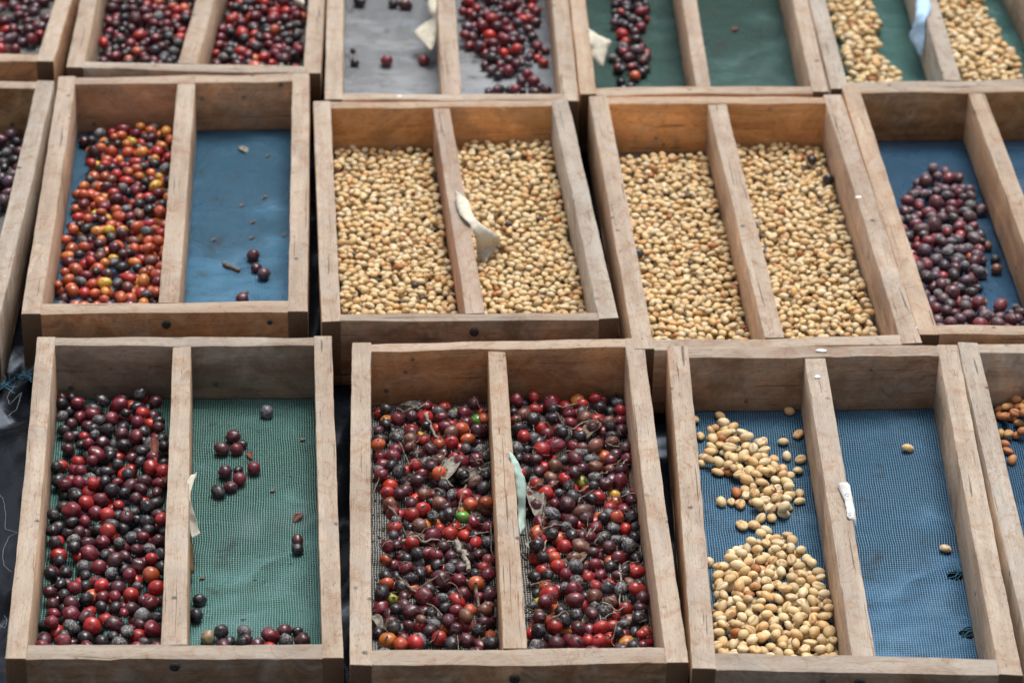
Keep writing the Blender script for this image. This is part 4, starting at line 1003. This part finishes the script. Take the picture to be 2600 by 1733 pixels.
# middle tray
t1 = ribbon('paper_tag', [(795, 570, 800, 568, T+.004, T+.005), (800, 600, 858, 602, T+.003, T+.004), (812, 660, 872, 650, T+.001, T+.005), (845, 700, 888, 682, T+.0035, T+.004), (872, 728, 908, 708, T+.002, T+.000), (890, 770, 948, 738, T-.006, T-.010), (902, 825, 1015, 790, T-.026, T-.030), (905, 880, 1010, 825, T-.0485, T-.046), (945, 915, 985, 855, T-.0485, T-.0485)],
       PAPER, 'cream twisted paper tag draped over the divider onto beans', 'paper tag', 1.96, 750, 200, group=G_TAG, curl=.0015)
# front right, with pen marks
t2 = ribbon('paper_tag', [(783, 738, 822, 728, T+.001, T+.0035), (795, 765, 838, 752, T-.0005, T+.004), (810, 800, 845, 792, T+.0005, T+.001), (820, 840, 852, 830, T-.001, T-.001), (828, 876, 864, 880, T+.0005, T-.004), (848, 885, 860, 915, T-.003, T-.010)],
       plain('white_paper', (.60, .59, .55), .7, .15, 160), 'white folded paper tag with blue pen marks on a divider', 'paper tag', 1.6453, 1650, 780, group=G_TAG, curl=.001)
def ring(cx, cy, rx, ry, sc, ox, oy, z, a0=0, a1=6.3): return [at((cx+rx*math.cos(a))/sc+ox, (cy+ry*math.sin(a))/sc+oy, z) for a in np.linspace(a0, a1, 14)]
stroke(t2, ring(825, 782, 10, 5, 1.6453, 1650, 780, T+.0052, .5, 5.6), INK)
stroke(t2, ring(838, 862, 7, 5, 1.6453, 1650, 780, T+.0032, 1, 5.4), INK)
for k in range(6):
    x0, y0 = 925+rnd.uniform(-12, 40), 780+k*15
    stroke(t1, [at((x0+s*5)/1.96+750, (y0+math.sin(s*2.2+k)*4-s*1.6)/1.96+200, T-.0085-.0052*k) + Vector((0, 0, .0008)) for s in range(7)], INKD, .0002)
# front centre, mint slip
ribbon('paper_tag', [(726, 610, 734, 604, T+.002, T+.003), (735, 640, 764, 635, T-.001, T-.002), (750, 690, 778, 680, T-.008, T-.010), (757, 740, 798, 730, T-.018, T-.020), (762, 800, 800, 800, T-.030, T-.032), (768, 860, 796, 850, T-.042, T-.044), (775, 950, 798, 915, T-.052, T-.054)],
       PAPERM, 'crumpled mint green paper slip down the divider of the front grey-net tray', 'paper tag', 1.6456, 850, 780, group=G_TAG, curl=.001)
# rear trays
ribbon('paper_tag', [(870, -60, 905, -60, T-.01, T-.01), (825, 20, 893, 10, T-.016, T-.010), (840, 85, 888, 80, T-.020, T-.014), (862, 118, 890, 122, T-.022, T-.020), (800, 165, 890, 180, T-.036, T-.028), (726, 232, 884, 245, T-.046, T-.036), (790, 295, 872, 300, T-.046, T-.042), (845, 350, 856, 352, T-.048, T-.048)],
       PAPER, 'cream bow-shaped paper tag hanging over pale grey netting', 'paper tag', 2.703, 780, 0, group=G_TAG, curl=.002)
ribbon('paper_tag', [(1928, 205, 1936, 200, T+.001, T+.001), (1940, 290, 1990, 240, T-.004, T-.006), (1950, 350, 2085, 285, T-.014, T-.016), (1965, 395, 2062, 350, T-.020, T-.022), (2015, 458, 2030, 462, T-.032, T-.032)],
       PAPER, 'cream paper tag hanging inside the dark green-net rear tray', 'paper tag', 2.703, 780, 0, group=G_TAG, curl=.002)
ribbon('paper_tag', [(1030, -60, 1100, -60, T+.006, T+.006), (1022, 40, 1140, 40, T+.002, T+.004), (1020, 120, 1128, 110, T-.002, T+.001), (1000, 200, 1092, 170, T-.014, T-.004), (970, 295, 1095, 270, T-.030, T-.018), (1010, 370, 1082, 360, T-.036, T-.030), (1045, 440, 1068, 452, T-.044, T-.044)],
       PAPERB, 'light blue paper tag hanging over the divider of the rear bean tray', 'paper tag', 3.137, 2000, 0, group=G_TAG, curl=.002)
ribbon('paper_tag', [(1985, -40, 2085, -60, T-.004, T+.002), (2010, -5, 2086, 20, T-.006, T-.001), (2040, 15, 2084, 50, T-.010, T-.008), (2070, 40, 2086, 66, T-.016, T-.016)],
       PAPER, 'cream paper corner over crimson cherries by the rail in a rear tray', 'paper tag', 2.703, 0, 0, group=G_TAG)
ribbon('thread_tag', [(935, 690, 941, 690, T-.004, T-.004), (930, 740, 937, 740, T-.012, T-.012), (950, 780, 956, 780, T-.024, T-.024), (962, 830, 972, 830, T-.036, T-.036), (970, 880, 975, 870, T-.044, T-.044)],
       THREADG, 'thin grey strip hanging along the divider of the untagged bean tray', 'strip', 1.96, 1450, 200)

def twig(pts, r, mat, label, sc, ox, oy, lift=.001, name='twig', fork=True):
    Q = []
    for (x, y) in pts:
        p = at(x/sc+ox, y/sc+oy, FLOOR+.010); Q.append(p)
    P = []
    n = 5
    for i in range(len(Q)-1):
        for s in range(n+(1 if i == len(Q)-2 else 0)): P.append(Q[i].lerp(Q[i+1], s/n))
    for i, p in enumerate(P):
        h = hgt(p.x, p.y); h = h if h < 1 else FLOOR
        p.z = h
    zs = [p.z for p in P]
    for i, p in enumerate(P):
        w = zs[max(0, i-3):i+4]; p.z = max(sum(w)/len(w)+.001, zs[i]-.002)+lift+.0008
        p.x += mn.noise(p*220)*r*1.4; p.y += mn.noise(p*260)*r*1.4
    r = r*1.35; V, F = tube_data(P, [r*(1.15-.5*i/len(P))*(1+.25*mn.noise(p*500)) for i, p in enumerate(P)], 6)
    c = sum(P, Vector())/len(P)
    o = link(name, mesh(name, [v-c for v in V], F), mat); o.location = c
    tag(o, label, 'twig', 'dry twigs among the cherries')
B = (1.6456, 850, 780)
for pts, r, mt, lab in [
 ([(240, 520), (285, 580), (320, 665)], .0007, TWIG, 'thin bent twig near the back left of the grey-net tray'),
 ([(378, 478), (405, 520), (435, 556)], .0012, TWIGP, 'short thick grey twig beside the yellow cherry'),
 ([(466, 555), (460, 622)], .0007, TWIG, 'short upright twig left of the bright red cherry'),
 ([(548, 750), (520, 820), (495, 880)], .0008, TWIG, 'brown twig leaning above the green cherry near the divider'),
 ([(228, 868), (265, 910), (308, 936)], .0009, TWIG, 'dark twig on the netting at the left edge of the heap'),
 ([(278, 1000), (380, 988), (502, 966)], .0009, TWIGP, 'long level pale twig across the middle of the left heap'),
 ([(505, 970), (540, 1045), (562, 1120)], .0022, TWIGP, 'thickest pale stick lying in the left heap of the grey-net tray'),
 ([(268, 1150), (340, 1215), (450, 1285)], .0009, TWIG, 'long slanting brown twig in the front of the left heap'),
 ([(328, 1186), (420, 1165), (512, 1122)], .0007, TWIG, 'thin twig crossing the long slanting one'),
 ([(588, 1170), (602, 1242)], .0014, TWIG, 'short stout twig below the thick pale stick'),
 ([(410, 708), (470, 650)], .0006, TWIG, 'thin twig pointing at the curled pale leaf'),
 ([(880, 790), (874, 860), (862, 935)], .0009, TWIG, 'dark upright twig beside the mint paper slip'),
 ([(1000, 785), (1090, 725), (1202, 638)], .0009, TWIG, 'longest dark twig slanting across the right heap'),
 ([(868, 962), (950, 925), (1062, 938)], .0007, TWIG, 'thin arched twig across the middle of the right heap'),
 ([(1190, 1100), (1194, 1165), (1190, 1235)], .0008, TWIGP, 'upright pale twig towards the front of the right heap'),
 ([(1085, 985), (1125, 960), (1152, 930)], .0008, TWIG, 'short slanting twig right of the arched one'),
 ([(850, 765), (900, 748), (938, 738)], .0012, TWIG, 'stubby dark twig right of the pale mouldy leaf'),
 ([(820, 1145), (905, 1150)], .0007, TWIG, 'short level twig above the orange cherry by the divider'),
 ([(890, 440), (930, 470), (960, 500)], .0006, TWIG, 'thin twig among cherries near the back of the right heap'),
 ([(480, 950), (540, 905), (600, 868)], .0006, TWIG, 'thin twig beside the green cherry and divider'),
 ([(960, 598), (1030, 602), (1090, 622)], .0005, TWIG, 'fine curved stalk near the big orange-red cherry'),
 ([(1120, 1290), (1135, 1250), (1140, 1215)], .0006, TWIG, 'fine upright stalk in the front right of the heap'),
 ([(700, 1100), (655, 1010), (650, 920)], .0006, TWIG, 'fine stalk along the left side of the divider')]:
    twig(pts, r, mt, lab, *B)
twig([(1038, 912), (1075, 925), (1125, 948)], .0018, TWIG, 'broken dark twig on the bare blue netting', 1.8447, 0, 150)
twig([(905, 805), (960, 850)], .0006, TWIGP, 'white cherry stalk in the dark heap of the green-net tray', 3.136, 0, 850)

def leaf(p0, p1, w, curl, mat, label, sc, ox, oy, lift=.0015, name='dry_leaf', twist=0.0, cat='leaf', floor=False, arch=0.0):
    a, b = at(p0[0]/sc+ox, p0[1]/sc+oy, FLOOR+.011), at(p1[0]/sc+ox, p1[1]/sc+oy, FLOOR+.011)
    if floor: a, b = at(p0[0]/sc+ox, p0[1]/sc+oy, FLOOR), at(p1[0]/sc+ox, p1[1]/sc+oy, FLOOR)
    d = b-a; L = d.length; d.normalize(); sd = Vector((-d.y, d.x, 0)); V, F = [], []
    n, m = 14, 7; sdd = rnd.random()*20
    za = [hgt((a+d*L*i/n).x, (a+d*L*i/n).y) for i in range(n+1)]; za = [z if z < 1 else FLOOR for z in za]; base = sum(za)/len(za)
    for i in range(n+1):
        t = i/n; ww = w*(math.sin(math.pi*min(1, t*.92+.06))**.75)*(1+.15*mn.noise(Vector((t*9, sdd, 0))))
        for j in range(m):
            s = j/(m-1)*2-1; th = s*curl
            y = ww*(math.sin(th)/max(curl, .01)); z = ww*(1-math.cos(th))/max(curl, .01)
            ang = twist*(t-.5); y2 = y*math.cos(ang)-z*math.sin(ang); z2 = y*math.sin(ang)+z*math.cos(ang)
            p = a+d*L*t+sd*y2; p.z = base+lift+z2+arch*math.sin(math.pi*t)+.0012*mn.noise(Vector((t*6, s*2, sdd)))
            V.append(p)
    F = [(i*m+j, i*m+j+1, (i+1)*m+j+1, (i+1)*m+j) for i in range(n) for j in range(m-1)]
    c = a.lerp(b, .5); c.z = base
    o = link(name, mesh(name, [v-c for v in V], F), mat); o.location = c
    md = o.modifiers.new('thick', 'SOLIDIFY'); md.thickness = .00025; md.offset = 0
    tag(o, label, cat, 'dry leaves and husks among the cherries')
for q in [((248, 712), (368, 705), .0085, 1.5, LEAF, 'brown curled leaf at the left heap centre of the grey-net tray'),
          ((452, 735), (522, 625), .007, 1.0, LEAFG, 'pale grey-brown leaf standing between cherries in the left heap'),
          ((538, 718), (646, 645), .007, 1.6, LEAFG, 'boat-shaped grey leaf against the left side of the divider'),
          ((270, 400), (376, 412), .005, 1.0, LEAFG, 'dusty leaf by the back board left of the divider'),
          ((160, 1255), (196, 1325), .005, 1.2, LEAFG, 'small curled leaf against the left rail of the grey-net tray'),
          ((208, 1335), (272, 1295), .005, 1.4, LEAF, 'small brown curled leaf beside the front left rail'),
          ((588, 1372), (684, 1352), .004, 1.2, LEAF, 'thin brown leaf beside the front end of the divider'),
          ((1048, 545), (1102, 470), .0075, .9, LEAF, 'dark olive-brown leaf standing in the right heap'),
          ((848, 870), (826, 710), .008, .9, LEAFG, 'large pale mouldy leaf beside the mint slip'),
          ((978, 1098), (1052, 1015), .0055, 1.3, LEAF, 'tan curled leaf in the middle of the right heap'),
          ((1242, 760), (1246, 640), .003, 1.2, LEAF, 'narrow dark leaf along the right rail'),
          ((340, 935), (420, 990), .004, 1.0, LEAF, 'small brown husk in the middle of the left heap'),
          ((950, 1010), (975, 1040), .004, 1.0, LEAF, 'little tan husk left of the tan curled leaf'),
          ((800, 960), (860, 1000), .005, .8, LEAFG, 'dusty grey fragment on the netting beside the divider')]:
    leaf(q[0], q[1], q[2]*1.25, *q[3:], *B, twist=rnd.uniform(-1, 1), arch=rnd.uniform(0, .003))
leaf((1215, 850), (1250, 1040), .006, 1.3, LEAFR, 'red-brown withered leaf upper piece at the divider of the green-net tray', 3.136, 0, 850, twist=1.2, arch=.004)
leaf((1275, 1030), (1310, 1185), .006, 1.4, LEAFR, 'red-brown withered leaf lower piece at the divider of the green-net tray', 3.136, 0, 850, twist=-1.0)
leaf((1230, 890), (1262, 860), .005, 1.2, LEAFR, 'small red-brown scrap on bare green netting by the right rail', 1.6456, 0, 780, floor=True)
leaf((1036, 600), (1052, 628), .004, 1.2, LEAFR, 'pinkish dry scrap above the five-cherry cluster', 1.6456, 0, 780, floor=True)
leaf((500, 738), (530, 768), .003, 1.0, LEAFR, 'pinkish split husk on the upper parchment bean cluster', 1.6453, 1650, 780)
leaf((1122, 405), (1160, 435), .005, .8, LEAFG, 'pale moth-like scrap at the back of the bare blue netting', 1.8447, 0, 150, floor=True)
for k, (x, y) in enumerate([(1255, 450), (1240, 640), (1185, 755), (1180, 830), (1155, 1082), (1330, 825), (1000, 830), (1130, 670)]):
    nm_ = ['second from the back', 'third from the back, right side', 'above the small cherries', 'directly over the three cherries', 'beside the front board', 'touching the right rail', 'near the divider', 'left of the slender one'][k]
    leaf((x-10, y+6), (x+10, y-6), .0020, .9, TWIG, f'dark leaf scrap on the bare blue netting, {nm_}', 1.8447, 0, 150, floor=True, twist=rnd.uniform(-1, 1))
for k, (x, y) in enumerate([(1265, 552), (845, 1112), (1140, 755)]):
    leaf((x-12, y+3), (x+12, y-3), .0022, .9, TWIG, ['tiny scrap by the right rail of the green netting', 'dark flat scrap at the foot of the brown strip', 'tiny upright scrap on the bare green netting'][k], 1.6456, 0, 780, floor=True)
leaf((770, 158), (800, 145), .004, .9, LEAFR, 'pale scrap on the empty dark green netting', 2.139, 1500, 0, floor=True)

# short broken stalks scattered over the two heaps of the grey-net tray
for i in range(70):
    half = 'left' if i % 2 else 'right'; hp = half_poly('FC', half); x, y = rand_in(hp); a = rnd.uniform(0, math.pi); l = rnd.uniform(.010, .030)
    P = []
    for s_i in range(7):
        f = s_i/6-.5; px_, py_ = x+math.cos(a)*l*f, y+math.sin(a)*l*f+.002*math.sin(s_i*.8+i); h = hgt(px_, py_)
        P.append(Vector((px_, py_, (h if h < 1 else FLOOR)+.0018)))
    zm = max(p.z for p in P)
    for p in P: p.z = p.z*.3+zm*.7
    V, F = tube_data(P, [rnd.uniform(.0004, .0009)]*7, 5); c = P[3].copy()
    o = link('stalk', mesh('stalk', [v-c for v in V], F), rnd.choice((TWIG, TWIG, TWIGP))); o.location = c
    dd_ = dict(x=x, y=y, tray='FC', half=half); z1, z2 = where(dd_)
    ln = 'long' if l > .022 else 'middling' if l > .016 else 'short'; dr = 'crosswise' if abs(math.cos(a)) > .8 else 'lengthwise' if abs(math.cos(a)) < .45 else 'slanting'
    SEEN_ = globals().setdefault('SEEN_', {}); kk_ = (ln, dr, z1, z2, half); SEEN_[kk_] = SEEN_.get(kk_, 0)+1
    if SEEN_[kk_] > 1: bpy.data.objects.remove(o); continue
    tag(o, f'{ln} {dr} broken stalk {z1} {z2}, {half} half, front grey-net tray', 'stalk', 'broken stalks in the front grey-net tray')
# dark crumbs and stalks between the cherries
V, F = [], []
def crumb(x, y, r, lift=0.0):
    z = hgt(x, y)
    if z > 1: return
    b = len(V); st = rnd.uniform(1, 3.2); yaw = rnd.uniform(0, 6.28); c, s = math.cos(yaw), math.sin(yaw)
    for q in ((st, 0, 0), (-st, .2, .1), (0, .9, 0), (0, -.8, .1), (.2, 0, .9), (0, .1, -.5)):
        qx, qy, qz = [v*r*rnd.uniform(.7, 1.2) for v in q]
        V.append((x+qx*c-qy*s, y+qx*s+qy*c, z+r*.4+qz+lift))
    for f in ((0, 2, 4), (2, 1, 4), (1, 3, 4), (3, 0, 4), (2, 0, 5), (1, 2, 5), (3, 1, 5), (0, 3, 5)): F.append(tuple(b+i for i in f))
for key, half, n in (('FC', 'left', 1700), ('FC', 'right', 1300), ('FL', 'left', 260), ('ML', 'left', 420), ('FL', 'right', 30), ('ML', 'right', 14), ('TL', 'left', 120), ('TL', 'right', 120), ('T2', 'right', 60), ('T2', 'left', 16), ('T3', 'left', 70), ('MRR', 'left', 60), ('MR', 'left', 26), ('MR', 'right', 26), ('MC', 'left', 22), ('MC', 'right', 34)):
    hp = half_poly(key, half)
    for i in range(n):
        x, y = rand_in(hp); crumb(x, y, rnd.uniform(.0004, .0013)*(1.45 if key == 'FC' and rnd.random() < .35 else 1))
o = link('husk_crumbs', mesh('husk_crumbs', V, F, False), CRUMB); tag(o, 'dark husk crumbs and stalk bits strewn between cherries', None, None, 'stuff')

# frayed threads
def threads(c, n, length, mat, label, cat='thread', zc=FLOOR, spread=.006, up=.004, group='frayed netting threads'):
    V, F = [], []
    for k in range(n):
        p = Vector(c)+Vector((rnd.uniform(-spread, spread), rnd.uniform(-spread, spread), rnd.uniform(0, up)))
        a = rnd.uniform(0, 6.28); d = Vector((math.cos(a), math.sin(a), rnd.uniform(-.2, .5))); P = [p.copy()]
        for s in range(9):
            d += Vector((rnd.uniform(-.5, .5), rnd.uniform(-.5, .5), rnd.uniform(-.4, .3))); d.normalize(); p = p+d*length/9
            p.z = max(p.z, c[2]-.003); P.append(p.copy())
        v, f = tube_data(P, [.00016]*len(P), 4); b = len(V); V += v; F += [tuple(b+i for i in q) for q in f]
    o = link('thread_tuft', mesh('thread_tuft', [Vector(v)-Vector(c) for v in V], F), mat); o.location = c
    tag(o, label, cat, group)
p = at(2488, 1600, FLOOR); threads((p.x, p.y, FLOOR), 46, .026, THREADB, 'frayed blue thread tuft at the torn netting corner by the right rail', spread=.004)
p = at(2450, 1452, FLOOR); threads((p.x, p.y, FLOOR), 22, .020, THREADB, 'few broken blue threads across the upper hole in the netting', spread=.006)
p = at(72, 948, .012); threads((p.x, p.y-.002, .012), 22, .014, THREADB, 'blue thread tuft under the front left corner of the orange-cherry tray', spread=.004)
p = at(6, 985, .003); threads((p.x, p.y, .006), 16, .02, THREADB, 'blue threads on black plastic at the left edge', spread=.005)
def strand(pts, label, sc=1.6456, ox=0, oy=780):
    P = [at(x/sc+ox, y/sc+oy, 0.0) for x, y in pts]; Q = []
    for i in range(len(P)-1):
        for s in range(6): Q.append(P[i].lerp(P[i+1], s/6))
    Q.append(P[-1])
    for i, q in enumerate(Q): q.z = .0015; q.x += .0012*mn.noise(Vector((i*.4, 0, 0)))
    V, F = tube_data(Q, [.0002]*len(Q), 4); c = Q[0].copy()
    o = link('loose_thread', mesh('loose_thread', [v-c for v in V], F), THREADG); o.location = c
    tag(o, label, 'thread', 'loose threads on the black plastic')
strand([(-5, 785), (12, 800), (24, 860), (22, 930), (75, 945), (40, 960), (12, 1020), (15, 1080), (50, 1110)], 'long curling pale thread on the plastic left of the green-net tray')
strand([(60, 330), (30, 380), (40, 410), (90, 360), (70, 430), (20, 470)], 'looped pale thread on the plastic behind the green-net tray')
strand([(0, 1330), (20, 1345), (30, 1310), (18, 1290)], 'short pale thread on the plastic near the front left')

# droppings and specks of lime on the rims
def speck(px, py, r, label, z=TOP+.0003, sx=1.0):
    c = at(px, py, z); V = [(0, 0, .0006)]; F = []
    for s in range(12):
        a = s*math.pi/6; q = r*(1+.35*mn.noise(Vector((math.cos(a)+px, math.sin(a), 0)))); V.append((q*math.cos(a)*sx, q*math.sin(a), 0))
    for s in range(12): F.append((0, 1+s, 1+(s+1) % 12))
    V += [(v[0], v[1], -.0004) for v in V[1:]]; F += [(1+s, 13+s, 13+(s+1) % 12, 1+(s+1) % 12) for s in range(12)]
    o = link('lime_speck', mesh('lime_speck', V, F), DROP); o.location = c
    tag(o, label, 'speck', 'white specks on the wood')
speck(1015, 244, .0022, 'white speck on the front rim of the rear pale grey-net tray', sx=1.6)
speck(2180, 500, .0030, 'white dropping on the right rail of the untagged bean tray', sx=1.3)
speck(2085, 889, .0028, 'white smear on the back rim of the front blue-net tray', sx=2.0)
speck(2076, 955, .0030, 'white smear on the divider of the front blue-net tray', z=TOP-.0015, sx=1.1)
speck(2327, 831, .0012, 'tiny white speck near the front of the untagged bean tray rail')
